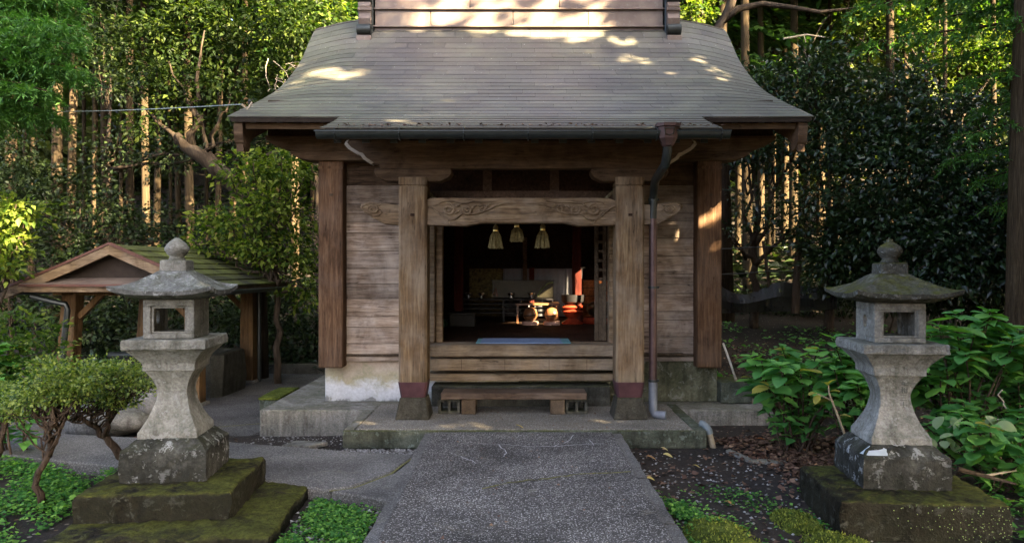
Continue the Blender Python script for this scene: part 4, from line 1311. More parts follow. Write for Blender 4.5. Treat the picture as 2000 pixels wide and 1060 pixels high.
def lantern(label, cx, cy, z0, rot, mossy, moon_side):
    t = thing('stone_lantern', label, 'lantern', (cx, cy, z0), 'stone lanterns flanking the path')
    c = (cx, cy)
    kw = dict(rotz=rot, pivot=c)
    body = 'lantern_stone'
    MB().loft([square(c, h, z0 + z, 10) for z, h in ((0.0, 0.275), (0.05, 0.275), (0.10, 0.275), (0.15, 0.274), (0.198, 0.273), (0.212, 0.265), (0.24, 0.235), (0.268, 0.205), (0.272, 0.198))]).build('base_block', 'lantern_base_stone', t, **kw, jitter=0.0045)
    prof = [(0.272, 0.192), (0.315, 0.19), (0.32, 0.186)]
    for i in range(1, 15):
        u = i / 14
        zz = 0.32 + 0.40 * u
        # concave waist, narrowest near two thirds up
        w = 0.096 + 0.090 * max(0, (0.64 - u) / 0.64) ** 1.8 + 0.062 * max(0, (u - 0.64) / 0.36) ** 1.8
        prof.append((zz, w))
    prof += [(0.723, 0.166), (0.765, 0.168), (0.775, 0.172), (0.80, 0.188), (0.84, 0.222), (0.868, 0.248)]
    MB().loft([square(c, h, z0 + z, 6) for z, h in prof]).build('shaft', body, t, **kw, smooth='angle', jitter=0.0022)
    MB().loft([square(c, h, z0 + z, 10) for z, h in ((0.87, 0.260), (0.878, 0.268), (0.905, 0.268), (0.93, 0.268), (0.937, 0.261))]).build('middle_slab', body, t, **kw, jitter=0.0028)
    # fire box: front and back frames round square windows, solid sides
    hb, zb, zt = 0.165, z0 + 0.938, z0 + 1.20
    fb = MB().box(cx - hb, cx + hb, cy - hb, cy + hb, zb, zb + 0.035)
    fb.box(cx - hb, cx + hb, cy - hb, cy + hb, zt - 0.045, zt)
    w = 0.04
    for sy in (-1, 1):
        y0, y1 = (cy - hb, cy - hb + w) if sy < 0 else (cy + hb - w, cy + hb)
        for sx in (-1, 1):
            a, b_ = (cx - hb, cx - hb + 0.05) if sx < 0 else (cx + hb - 0.05, cx + hb)
            fb.box(a, b_, y0, y1, zb + 0.0352, zt - 0.0452)
    fbo = fb.build('fire_box', body, t, **kw, bevel=0.004)
    fr = MB()
    y0 = cy - hb - 0.006
    for (x0, x1, a, b_) in ((cx - 0.115, cx - 0.10, zb + 0.038, zt - 0.048), (cx + 0.10, cx + 0.115, zb + 0.038, zt - 0.048)):
        fr.box(x0, x1, y0 + 0.02, y0 + 0.036, a, b_)
    fr.box(cx - 0.0995, cx + 0.0995, y0 + 0.021, y0 + 0.035, zb + 0.036, zb + 0.047).box(cx - 0.0995, cx + 0.0995, y0 + 0.021, y0 + 0.035, zt - 0.058, zt - 0.047)
    fr.build('window_frame', body, fbo, **kw)
    for sx in (-1, 1):
        xo = cx + sx * (hb - 0.0005); xi = cx + sx * (hb - w)
        ya, yb, za, zc = cy - hb + w + 0.0003, cy + hb - w - 0.0003, zb + 0.0355, zt - 0.0455
        hc = (cy, (za + zc) / 2 + 0.01)
        n = 24
        outer, inner = [], []
        for i in range(n):
            an = 6.2832 * i / n + 0.1309
            dy, dz = math.cos(an), math.sin(an)
            k2 = min((yb - ya) / 2 / max(abs(dy), 1e-6), (zc - za) / 2 / max(abs(dz), 1e-6))
            outer.append(((ya + yb) / 2 + dy * k2, (za + zc) / 2 + dz * k2))
            inner.append((hc[0] + dy * 0.034, hc[1] + dz * 0.046))
        m = MB()
        m.loft([[(xo, *p) for p in outer], [(xo, *p) for p in inner], [(xi, *p) for p in inner], [(xi, *p) for p in outer], [(xo, *p) for p in outer]], cap=False)
        if sx == moon_side:
            m = MB().box(min(xo, xi), max(xo, xi), ya, yb, za, zc)
        m.build('side_wall', body, fbo, **kw)
        if sx == moon_side:
            mo = [(cy + 0.05 * math.cos(a), hc[1] + 0.055 * math.sin(a)) for a in np.linspace(-1.9, 1.9, 14)]
            mo += [(cy + 0.012 + 0.03 * math.cos(a), hc[1] + 0.05 * math.sin(a)) for a in np.linspace(1.8, -1.8, 12)]
            MB().prism(mo, 'x', xo, xo + sx * 0.004).build('moon_carving', body, fbo, **kw)
    # roof with upturned corners
    rf = [(1.395, 0.085, 0, 0), (1.385, 0.105, 0, 0), (1.36, 0.14, 0.0, 0), (1.325, 0.19, 0.003, 0.0), (1.297, 0.24, 0.01, 0.01), (1.275, 0.285, 0.02, 0.025), (1.262, 0.318, 0.032, 0.04), (1.232, 0.312, 0.036, 0.045), (1.222, 0.29, 0.026, 0.03), (1.205, 0.19, 0.0, 0), (1.202, 0.10, 0, 0)]
    MB().loft([square(c, h, z0 + z, 12, lf, bu) for z, h, lf, bu in reversed(rf)]).build('roof', 'lantern_roof_mossy' if mossy else 'lantern_roof_stone', t, **kw, smooth='angle', jitter=0.003)
    fm = 'lantern_roof_mossy' if mossy else body
    MB().loft([square(c, h, z0 + z) for z, h in ((1.39, 0.088), (1.462, 0.086), (1.468, 0.08))]).build('finial_block', fm, t, **kw, bevel=0.006)
    if mossy:
        jp = [(0.03, 1.466), (0.062, 1.470), (0.052, 1.485), (0.045, 1.495), (0.062, 1.51), (0.078, 1.535), (0.08, 1.555), (0.066, 1.58), (0.036, 1.60), (0.022, 1.608), (0.022, 1.625), (0.012, 1.63)]
    else:
        jp = [(0.03, 1.466), (0.058, 1.468), (0.05, 1.482), (0.046, 1.492), (0.064, 1.508), (0.08, 1.535), (0.08, 1.553), (0.062, 1.582), (0.034, 1.606), (0.010, 1.623)]
    MB().lathe((cx, cy, z0), jp, 22).build('jewel_finial', fm, t, smooth=True)
    return t


PL = R(7)
p = thing('stone_plinth', 'two-tier mossy stone plinth under the left lantern', 'plinth', (-2.37, 5.1, -0.2), 'mossy plinths')


def rock_slab(x0, x1, y0, y1, z0, z1, seed, n=24, amp=0.012):
    """a slab with gently uneven faces and worn edges"""
    r_ = random.Random(seed)
    ph = [r_.uniform(0, 6.28) for _ in range(8)]

    def w_(a, b_, c):
        return 0.45 * math.sin(a * 9 + ph[0]) * math.sin(b_ * 8 + ph[1]) + 0.35 * math.sin(a * 21 + c * 17 + ph[2]) * math.sin(b_ * 19 + ph[3]) + 0.3 * math.sin(a * 47 + ph[4] + c * 31) * math.sin(b_ * 43 + c * 40 + ph[5])
    per = []
    for (ax, ay), (bx_, by_) in (((x0, y0), (x1, y0)), ((x1, y0), (x1, y1)), ((x1, y1), (x0, y1)), ((x0, y1), (x0, y0))):
        for i in range(n):
            per.append((ax + (bx_ - ax) * i / n, ay + (by_ - ay) * i / n))
    cx_, cy_ = (x0 + x1) / 2, (y0 + y1) / 2
    hz = z1 - z0
    lv = [(z0, 1.0), (z0 + hz * 0.2, 1.0), (z0 + hz * 0.4, 1.0), (z0 + hz * 0.6, 1.0), (z0 + hz * 0.8, 1.0), (z1 - 0.02, 0.998), (z1 - 0.006, 0.988), (z1, 0.97), (z1 + 0.002, 0.85), (z1 + 0.004, 0.7), (z1 + 0.004, 0.5), (z1 + 0.004, 0.25)]
    rings = []
    for z, k2 in lv:
        rings.append([(cx_ + (x - cx_) * k2 + amp * w_(y, z * 2, x), cy_ + (y - cy_) * k2 + amp * w_(x, z * 2, y), z + (amp * 0.7 * w_(x, y, 0) if z > z0 + hz * 0.7 else 0)) for x, y in per])
    return MB().loft(rings)


rock_slab(-2.81, -1.86, 4.62, 5.50, -0.10, 0.088, 3, 26, 0.016).build('upper_slab', 'plinth_stone', p, smooth='angle', rotz=R(5), pivot=(-2.37, 5.1))
rock_slab(-2.83, -1.52, 4.30, 5.55, -0.30, -0.085, 4, 26, 0.02).build('lower_slab', 'plinth_stone', p, smooth='angle', rotz=R(4), pivot=(-2.37, 5.1))
lantern('grey stone lantern left of the path, in front of the green-roofed pavilion', -2.375, 5.14, 0.090, R(6.5), False, 1)
p = thing('stone_plinth', 'mossy block plinth dotted with tiny creepers under the right lantern', 'plinth', (2.5, 4.95, -0.2), 'mossy plinths')
rock_slab(2.02, 3.02, 4.50, 5.35, -0.26, 0.068, 5, 26, 0.018).build('slab', 'plinth_stone', p, smooth='angle', rotz=R(-5), pivot=(2.5, 5.0))
rl = lantern('mossy-roofed stone lantern right of the path, among the hydrangeas', 2.53, 5.04, 0.070, R(-5), True, 1)
# carved date on the shaft of the right lantern, pale lichen on its base
def carved(ch, X_, Y_, Z_, size, rot):
    cu = bpy.data.curves.new('carved_character', 'FONT')
    cu.body = ch
    cu.size = size
    cu.extrude = 0.003
    cu.align_x = 'CENTER'
    tmp = bpy.data.objects.new('tmp_text', cu)
    C.objects.link(tmp)
    me_ = bpy.data.meshes.new_from_object(tmp.evaluated_get(bpy.context.evaluated_depsgraph_get()))
    bpy.data.objects.remove(tmp)
    me_.name = 'carved_character'
    me_.materials.clear()
    me_.materials.append(MATS['carved_line'])
    o_ = link_mesh('carved_character', me_, rl)
    o_.location = Vector((X_, Y_, Z_)) - ORG[rl]
    o_.rotation_euler = (R(90), 0, rot)


for ch, zz, hw_ in (('昭', 0.655, 0.126), ('和', 0.602, 0.108), ('三', 0.55, 0.099), ('十', 0.50, 0.102)):
    ca_, sa_ = math.cos(R(-5)), math.sin(R(-5))
    lx_, ly_ = 0.048, -hw_ - 0.001
    carved(ch, 2.53 + lx_ * ca_ - ly_ * sa_, 5.04 + lx_ * sa_ + ly_ * ca_, 0.07 + zz, 0.05, R(-5))
li = MB()
for i_, (r_a, zo) in enumerate(((1.0, 0.0), (0.6, 0.004))):
    pass
li.loft([[(2.53 + x_, 5.04 + y_, 0.07 + z_) for x_, y_, z_ in ring_] for ring_ in ([(-0.27, -0.20, 0.216), (-0.24, -0.268, 0.219), (-0.12, -0.268, 0.219), (-0.10, -0.225, 0.246), (-0.13, -0.205, 0.262), (-0.21, -0.19, 0.26)], [(-0.26, -0.20, 0.224), (-0.235, -0.255, 0.227), (-0.135, -0.255, 0.228), (-0.115, -0.225, 0.25), (-0.14, -0.208, 0.266), (-0.205, -0.195, 0.266)])])
li.build('lichen', 'lichen_patch', rl, rotz=R(-5), pivot=(2.53, 5.04), label='pale blue-white lichen patch')

# ------------------------------------------------------------------ water pavilion on the left
pv = thing('water_pavilion', 'small open timber pavilion with mossy green shingle roof, left of shrine', 'pavilion', (-5.07, 10.6, -0.40))
PX, YF, YB, ZR, ZE, HW = -5.07, 9.2, 12.1, 1.80, 1.265, 1.27


def pav_pt(x, y, lift=0.0):
    t_ = abs(x) / HW
    z = ZR - (ZR - ZE) * (t_ + 0.10 * t_ * (1 - t_) * 0.9)
    return Vector((PX + x, y, z + lift))


deck = []
for x in np.linspace(-HW, HW, 15):
    deck.append([pav_pt(x, YF, -0.008), pav_pt(x, YB, -0.008), pav_pt(x, YB, -0.06), pav_pt(x, YF, -0.06)])
pr = MB().loft(deck).build('roof', 'rafter_wood', pv)
NC = 7
for s_ in (-1, 1):
    for q in range(NC):
        x0, x1 = HW * q / NC - (0.03 if q else 0), HW * (q + 1) / NC + 0.01
        ys_ = [YF - 0.02]
        y = YF + 0.35 + 0.4 * (q % 2)
        while y < YB - 0.2:
            ys_.append(y)
            y += 0.92
        ys_.append(YB + 0.02)
        for a, b_ in zip(ys_[:-1], ys_[1:]):
            rings = [[pav_pt(s_ * x0, yy, 0.002), pav_pt(s_ * x1, yy, 0.022), pav_pt(s_ * x1, yy, 0.004), pav_pt(s_ * x0, yy, -0.006)] for yy in (a + 0.003, b_ - 0.003)]
            MB().loft(rings).build('shingle', 'mossy_shingle', pr)
for s_ in (-1, 1):
    for (yy, nm) in ((YF - 0.05, 'rake_board'), (YB + 0.0, 'rake_board')):
        rings = []
        for x in np.linspace(0, HW * 1.02, 9):
            a = pav_pt(s_ * x, yy, -0.012); d_ = 0.115
            rings.append([a, a + Vector((0, 0.045, 0)), a + Vector((0, 0.045, -d_)), a + Vector((0, 0, -d_))])
        MB().loft(rings).build(nm, 'rake_wood', pr)
        rings = []
        for x in np.linspace(0, HW * 1.03, 9):
            a = pav_pt(s_ * x, yy - 0.012, 0.025)
            rings.append([a, a + Vector((0, 0.07, 0)), a + Vector((0, 0.07, -0.032)), a + Vector((0, 0, -0.032))])
        MB().loft(rings).build('rake_trim', 'red_trim', pr)
    MB().tube([pav_pt(s_ * HW * 1.03, YF, -0.06), pav_pt(s_ * HW * 1.03, YB, -0.07)], 0.035, 8).build('gutter', 'gutter_metal', pr)
gab = [(PX - HW * 0.86, ZE + 0.04), (PX + HW * 0.86, ZE + 0.04), (PX, ZR - 0.08)]
MB().prism(gab, 'y', YF + 0.16, YF + 0.2).build('gable_board', 'gable_black', pv)
# pent board at the foot of the gable
pe = MB()
rings = []
for x in (PX - HW * 0.85, PX + HW * 0.85):
    rings.append([(x, YF - 0.10, ZE + 0.035), (x, YF + 0.12, ZE + 0.115), (x, YF + 0.12, ZE + 0.095), (x, YF - 0.10, ZE + 0.018)])
pe.loft(rings).build('pent_board', 'ridge_copper', pv)
MB().box(PX - HW * 0.85, PX + HW * 0.85, YF - 0.115, YF - 0.101, ZE + 0.010, ZE + 0.040).build('pent_trim', 'red_trim', pv)
MB().box(PX - HW * 0.82, PX + HW * 0.82, YF - 0.08, YF + 0.02, ZE - 0.06, ZE + 0.012).build('pent_beam', 'rake_wood', pv, bevel=0.006)
for (x, y) in ((-0.80, 9.75), (0.80, 9.75), (-0.80, 11.75), (0.78, 11.75)):
    po = MB().loft([[(PX + x + a * w + (-0.10 if x < 0 else 0.0) * (1 - u), y + b_ * w, z) for a, b_ in ((-1, -1), (1, -1), (1, 1), (-1, 1))] for z, w, u in ((-0.27, 0.105, 0), (1.24, 0.095, 1))]).build('post', 'pavilion_wood', pv, bevel=0.006)
    MB().loft([[(PX + x + a * w + (-0.10 if x < 0 else 0.0), y + b_ * w, z) for a, b_ in ((-1, -1), (1, -1), (1, 1), (-1, 1))] for z, w in ((-0.40, 0.17), (-0.262, 0.14))]).build('footing', 'concrete', po, bevel=0.01)
    sgn = -1 if x > 0 else 1
    MB().beam((PX + x + sgn * 0.08, y, 0.86), (PX + x + sgn * 0.42, y, 1.20), 0.07, 0.07).build('brace', 'pavilion_wood', po)
for x in (-0.80, 0.80):
    MB().box(PX + x - 0.06, PX + x + 0.06, 9.4, 12.0, 1.16, 1.255).build('side_beam', 'pavilion_wood', pv, bevel=0.006)
for y in (9.75, 11.75):
    MB().box(PX - 0.98, PX + 0.98, y - 0.05, y + 0.05, 1.145, 1.235).build('cross_beam', 'pavilion_wood', pv, bevel=0.006)
dp = [at(60, 578, 9.3), at(100, 588, 9.35), at(128, 594, 9.4), at(132, 605, 9.4), at(128, 640, 9.4), at(124, 680, 9.4), at(122, 760, 9.4)]
MB().tube(dp, 0.036, 10).build('downpipe', 'gutter_metal', pv, smooth='angle')
MB().tube([(PX + 1.0, 11.8, 1.2), (PX + 0.93, 11.8, 1.1), (PX + 0.93, 11.8, -0.3)], 0.03, 8).build('downpipe', 'gutter_metal', pv, smooth='angle')


def boulder(name, label, cat, c, r, mat, seed, group=None, flat=0.0):
    t_ = thing(name, label, cat, (c[0], c[1], c[2] - r[2]), group)
    bm = bmesh.new()
    bmesh.ops.create_icosphere(bm, subdivisions=3, radius=1.0)
    r_ = random.Random(seed)
    ph = [r_.uniform(0, 6) for _ in range(6)]
    for v_ in bm.verts:
        p_ = v_.co
        k2 = 1 + 0.13 * math.sin(p_.x * 2.3 + ph[0]) * math.sin(p_.y * 2.7 + ph[1]) + 0.08 * math.sin(p_.z * 4 + ph[2] + p_.x * 3) + 0.04 * math.sin(p_.x * 9 + ph[3]) * math.sin(p_.y * 8 + ph[4])
        # squarer than a ball
        m_x = max(abs(p_.x), abs(p_.y), abs(p_.z))
        k2 *= 0.75 + 0.33 / (m_x + 0.25) * 0.45
        q_ = p_ * k2
        v_.co = Vector((q_.x * r[0], q_.y * r[1], max(q_.z, -0.8) * r[2] if not flat else min(max(q_.z, -0.8), flat) * r[2]))
        v_.co.z += r[2]
    me = bpy.data.meshes.new(name)
    bm.to_mesh(me); bm.free()
    me.materials.append(MATS[mat])
    me.polygons.foreach_set('use_smooth', [True] * len(me.polygons))
    o = bpy.data.objects.new('rock_body', me)
    C.objects.link(o); o.parent = t_
    return t_


boulder('garden_rock', 'large flat-topped pale rock behind the clipped azalea', 'rock', (-4.35, 8.05, -0.12), (0.62, 0.42, 0.22), 'rough_rock', 2, 'rocks beside the pavilion', 0.6)
boulder('garden_rock', 'smaller pale boulder leaning on the flat rock near the lantern', 'rock', (-3.98, 8.25, 0.0), (0.42, 0.4, 0.30), 'rough_rock', 8, 'rocks beside the pavilion', 0.8)
bs = thing('water_basin', 'dark stone water basin standing under the pavilion roof', 'basin', (PX + 0.15, 10.75, -0.40))
bx, by = PX + 0.2, 10.75
o_ = [square((bx, by), 1.0, 0)]
rings = []
for z, hx_, hy_ in ((-0.4, 0.72, 0.48), (-0.1, 0.75, 0.5), (0.28, 0.74, 0.5), (0.30, 0.72, 0.48), (0.30, 0.60, 0.36), (0.12, 0.56, 0.33), (0.10, 0.3, 0.2)):
    rings.append([(bx + a * hx_ + rng.uniform(-0.02, 0.02), by + b_ * hy_ + rng.uniform(-0.02, 0.02), z) for a, b_ in ((-1, -0.8), (-0.8, -1), (0, -1.03), (0.8, -1), (1, -0.8), (1, 0.8), (0.8, 1), (-0.8, 1), (-1, 0.8))])
MB().loft(rings).build('bowl', 'block_concrete', bs, bevel=0.01)
MB().box(bx - 0.56, bx + 0.56, by - 0.33, by + 0.33, 0.2, 0.215).build('water', 'black_lacquer', bs)
pp = thing('dark_rail', 'dark round pipe lying across the basin under the pavilion', 'pipe', tuple(at(250, 697, 10.0)))
MB().tube([at(214, 694, 10.0), at(285, 692, 10.0)], 0.05, 12).build('tube', 'gutter_metal', pp, smooth='angle')
MB().tube([at(284, 692, 10.0), at(287, 692, 10.0)], 0.056, 12).build('end_cap', 'pipe_grey', pp)
# low walls and mossy block by the wide terrace
lw = thing('low_wall', 'low dark concrete wall running behind the pavilion and shrine', 'wall', (-3.4, 12.9, -0.4))
for q in range(6):
    MB().box(-6.5 + q * 0.78, -6.5 + q * 0.78 + 0.77, 12.85, 13.05, -0.42, -0.16 + 0.004 * (q % 2)).build('block', 'block_concrete', lw, bevel=0.008)
t = thing('mossy_block', 'short moss-topped stone block against the left edge of the wide terrace', 'block', (-2.95, 8.9, -0.3))
rock_slab(-3.02, -2.78, 8.62, 9.35, -0.33, -0.03, 11, 12, 0.008).build('stone', 'damp_concrete', t)
rock_slab(-3.03, -2.775, 8.60, 9.36, -0.028, 0.0, 12, 12, 0.008).build('moss_cap', 'moss', t)
t = thing('stone_chip', 'small flat pale slab lying in the gravel left of the porch', 'slab', (-1.98, 6.95, -0.17))
MB().prism([(-2.2, 6.86), (-1.93, 6.82), (-1.80, 6.99), (-2.12, 7.04)], 'z', -0.175, -0.135).build('slab', 'rough_rock', t, bevel=0.006)
t = thing('stone_chip', 'broken slab edge half buried right of the front terrace', 'slab', (2.05, 6.5, -0.18))
MB().prism([(1.88, 6.72), (1.93, 6.76), (2.02, 6.42), (2.35, 6.33), (2.34, 6.29), (1.99, 6.33)], 'z', -0.19, -0.145).build('slab', 'concrete', t, bevel=0.006)

# dark net stretched between the trunks on the right
nt = thing('net_fence', 'sagging dark net strung on ropes behind the shrine on the right', 'net', (4.4, 12.9, 0.4))
rings = []
for i in range(37):
    u = i / 36
    px = 1400 + 235 * u
    top = 552 + 14 * math.sin(u * 9) - 26 * max(0, u - 0.4) + 16 * math.sin(u * 3.1)
    bot = 612 - 8 * u
    Y = 12.9 + 0.12 * math.sin(u * 21)
    rings.append([at(px, top, Y), at(px, (top + bot) / 2, Y - 0.12 + 0.08 * math.sin(u * 13)), at(px, bot, Y + 0.05)])
MB().loft(rings, cap=False, closed=False).build('mesh_sheet', 'net_mesh', nt)
MB().tube([at(1400, 487, 12.9), at(1470, 483, 12.9), at(1560, 479, 12.9), at(1640, 470, 12.9)], 0.012, 6).build('top_rope', 'net_rope', nt)
MB().tube([at(1400, 536, 12.9), at(1450, 534, 12.9), at(1497, 530, 12.9), at(1560, 530, 12.9)], 0.012, 6).build('rope', 'net_rope', nt)
MB().tube([at(1490, 470, 12.9), at(1499, 532, 12.92), at(1506, 600, 12.95)], 0.025, 8).build('stake', 'branch_bark', nt)
MB().tube([at(1562, 470, 12.7), at(1556, 540, 12.7), at(1553, 612, 12.7)], [0.06, 0.065, 0.07], 10).build('stake', 'branch_bark', nt)

# ------------------------------------------------------------------ cedars of the surrounding wood
ORD = ['first', 'second', 'third', 'fourth', 'fifth', 'sixth', 'seventh', 'eighth', 'ninth', 'tenth', 'eleventh', 'twelfth', 'thirteenth', 'fourteenth', 'fifteenth', 'sixteenth', 'seventeenth', 'eighteenth', 'nineteenth', 'twentieth', 'twenty-first', 'twenty-second', 'twenty-third', 'twenty-fourth', 'twenty-fifth', 'twenty-sixth', 'twenty-seventh', 'twenty-eighth', 'twenty-ninth', 'thirtieth', 'thirty-first', 'thirty-second']


def cedar_trunk_mesh(seed):
    r_ = random.Random(seed)
    m = MB()
    n = 14
    rings = []
    for i, z in enumerate(np.linspace(-0.6, 20, 22)):
        rad = (1.0 if z > 0.6 else 1.0 + 0.35 * (0.6 - z)) * (1 - z / 26)
        ox, oy = 0.3 * math.sin(z * 0.35 + seed), 0.3 * math.cos(z * 0.3 + seed)
        rings.append([((rad * (1 + 0.06 * math.sin(5 * q + seed))) * math.cos(6.2832 * q / n) + ox, rad * (1 + 0.05 * math.cos(3 * q)) * math.sin(6.2832 * q / n) + oy, z) for q in range(n)])
    m.loft(rings)
    o = m.build('trunk', 'cedar_bark', smooth=True)
    me = o.data
    bpy.data.objects.remove(o)
    return me


def cedar_crown_mesh(seed, z0, z1, r0, n_br=64, per=52, size=0.26):
    """whorls of drooping branches carrying narrow sprays"""
    g = np.random.default_rng(seed)
    P, D, N, S = [], [], [], []
    for i in range(n_br):
        t_ = (i + g.random()) / n_br
        z = z0 + (z1 - z0) * t_
        L = r0 * (1 - 0.72 * t_) * g.uniform(0.65, 1.15)
        a = g.uniform(0, 6.283)
        dr = np.array([math.cos(a), math.sin(a), 0])
        u = g.random(per) ** 0.7
        side = np.cross(dr, [0, 0, 1])
        w = (g.random(per) - 0.5) * 0.55 * L * (1 - 0.5 * u)
        pos = dr * (u * L)[:, None] + side * w[:, None] + np.array([0, 0, 1]) * (z + 0.30 * L * u - 0.55 * L * u ** 2 - 0.25 * np.abs(w) + g.normal(size=per) * 0.07)[:, None]
        P.append(pos)
        D.append(dr + side * np.sign(w)[:, None] * 0.7 + g.normal(size=(per, 3)) * 0.3 + np.array([0, 0, -0.35]))
        N.append(np.array([0, 0, 1]) + g.normal(size=(per, 3)) * 0.4)
        S.append(size * g.uniform(0.6, 1.4, per))
    P, D, N, S = map(np.concatenate, (P, D, N, S))
    return leaf_mesh('crown', P, D, N, S, 'cedar_leaf', cheap=True, width=0.2, fold=0.02, droop=0.15)


LITTRUNK = []
TRUNKS = [cedar_trunk_mesh(s) for s in (1, 2, 3, 4)]
CROWNS = [cedar_crown_mesh(21, 8.4, 20.5, 3.4, 90, 100, 0.34), cedar_crown_mesh(22, 9.2, 20.5, 3.0, 90, 100, 0.34), cedar_crown_mesh(23, 7.8, 20.5, 3.6, 90, 100, 0.34)]


def cedar(label, x, y, dia, q, lean=0.0, crown=True, group='cedars of the wood', zoff=0.0):
    z = ground_z(x, y) - 0.05
    t_ = thing('cedar_tree', label, 'tree', (x, y, z), group)
    a = link_mesh('trunk', TRUNKS[q % 4], t_)
    a.scale = (dia / 2, dia / 2, 1.0)
    a.rotation_euler = (rng.uniform(-0.012, 0.012), lean + rng.uniform(-0.012, 0.012), rng.uniform(0, 6.28))
    if crown:
        c = link_mesh('crown', CROWNS[q % 3], t_)
        c['kind'] = 'stuff'
        c.rotation_euler = (0, 0, rng.uniform(0, 6.28))
        c.location = (0, 0, zoff)
        s_ = rng.uniform(0.85, 1.15)
        c.scale = (s_, s_, 1)
    return t_


left_c = [(14, 16, .30), (40, 20, .34), (66, 17.5, .26), (108, 14.6, .27), (134, 15.2, .25), (160, 22, .34), (188, 18, .26), (207, 25, .36), (231, 19.5, .27), (263, 15.8, .30), (285, 18, .24), (306, 23, .3), (330, 19.5, .27), (351, 26, .36), (374, 18.5, .25), (398, 22.5, .3), (431, 20, .28), (455, 27, .36), (480, 18.2, .24), (520, 21.5, .28), (546, 25, .34), (575, 19.5, .27), (604, 23, .3)]
for q, (px, Y, d_) in enumerate(left_c):
    Y *= (1.0, 1.25, 0.95, 1.0, 1.0, 1.35, 1.1)[q % 7]
    px += (0, 6, -5, 0, 0, 4, -3)[q % 7]
    p_ = at(px, 500, Y)
    if Y > 17.5 and q % 4 != 3 and q > 2:
        LITTRUNK.append(((p_.x, Y, CAM_H - (400 - CY) * Y / FPX + rng.uniform(-1, 1)), 0.26, rng.uniform(0.8, 2.0)))
    d_ *= (0.95, 0.5, 0.6, 0.85, 0.75, 0.5, 0.65)[q % 7]
    cedar('straight cedar trunk in the wood left of the shrine, %s from the left edge' % ORD[q], p_.x, Y, d_, q, zoff=rng.uniform(-0.6, 1.2))
right_c = [(1417, 17.5, .26), (1440, 20, .27), (1462, 16.5, .25), (1484, 22, .32), (1507, 18.5, .26), (1532, 27, .36), (1551, 17, .29), (1578, 25, .33), (1606, 29, .4), (1623, 16.5, .25), (1655, 21, .3), (1697, 22.5, .32), (1738, 19, .28), (1772, 26, .36), (1806, 21, .28), (1842, 18.5, .27), (1893, 24, .34), (1940, 20, .28), (1985, 26, .36)]
for q, (px, Y, d_) in enumerate(right_c):
    Y *= (1.0, 1.2, 1.0, 0.95, 1.3)[q % 5]
    p_ = at(px, 500, Y)
    if q < 12 and q % 4 != 3:
        LITTRUNK.append(((p_.x, Y, CAM_H - (430 - CY) * Y / FPX), 0.55, rng.uniform(1.6, 2.8)))
    d_ *= (1.0, 0.8, 0.95, 0.7)[q % 4] if q < 8 else (0.9, 0.6, 0.75, 0.5)[q % 4]
    cedar('straight cedar trunk in the wood right of the shrine, %s counting away from it' % ORD[q], p_.x, Y, d_, q + 1, zoff=rng.uniform(-0.6, 1.2))
mid_c = [(655, 24, .34), (690, 21, .28), (1345, 22, .3), (1385, 26, .36)]
for q, (px, Y, d_) in enumerate(mid_c):
    p_ = at(px, 20, Y)
    cedar('cedar behind the shrine roof, %s from the left' % ORD[q], p_.x, Y, d_, q, zoff=-2.5)
p_ = at(2000, 300, 9.2)
cedar('thick dark cedar trunk at the right edge of the photo', p_.x, 9.2, 0.34, 2, crown=False)

# far wood closing the view
far = []
for i in range(46):
    x = -44 + i * 1.95 + rng.uniform(-0.8, 0.8)
    for zc in (3.5, 8, 13, 18, 23):
        y = rng.uniform(33, 47)
        far.append(((x, y, ground_z(x, y) + zc + rng.uniform(-1, 1) - 2), (2.1, 1.8, 3.2), 80))
me = foliage(far, 11, 0.55, 0.72, 'far_wood', 'far_leaf', (0, 0, 0), cheap=True, shell=0.3, width=0.3)
o = link_mesh('far_wood', me)
o['kind'] = 'stuff'
tag(o, 'dense mass of far trees closing the view behind the cedars', 'wood')

# ------------------------------------------------------------------ broadleaf trees
def limb(m, a, b_, r0, r1, n=7, amp=0.05, seed=0, sag=0.0):
    pts = wobble(a, b_, n, amp, seed, sag)
    m.tube(pts, [r0 + (r1 - r0) * i / (n - 1) for i in range(n)], 8)


def broadleaf(name, label, base, fork, blobs, per, cl_r, size, mat, tr=0.10, group=None, limbs=True, **kw):
    t_ = thing(name, label, 'tree', base, group)
    m = MB()
    limb(m, base, fork, tr, tr * 0.7, 8, 0.05, hash(label) % 97 if False else len(label))
    if limbs:
        for q, (c, r, n_) in enumerate(blobs):
            limb(m, fork, c, tr * 0.55, 0.015, 8, 0.09, q)
            for j in range(3):
                e = Vector(c) + Vector((rng.uniform(-1, 1) * r[0], rng.uniform(-1, 1) * r[1], rng.uniform(-0.6, 1) * r[2])) * 0.8
                limb(m, Vector(fork).lerp(Vector(c), 0.6), e, tr * 0.22, 0.008, 6, 0.06, q * 7 + j)
    m.build('trunk', 'branch_bark', t_, smooth=True)
    me = foliage(blobs, per, cl_r, size, 'crown', mat, base, **kw)
    c = link_mesh('crown', me, t_)
    c['kind'] = 'stuff'
    return t_


def sb(px, py, Y, rx, ry, rz, n_):
    """an ellipsoid of leaves at a measured place"""
    return (tuple(at(px, py, Y)), (rx, ry, rz), n_)


def gpos(px, Y):
    x = (px - CX) * Y / FPX
    return (x, Y, ground_z(x, Y) - 0.05)


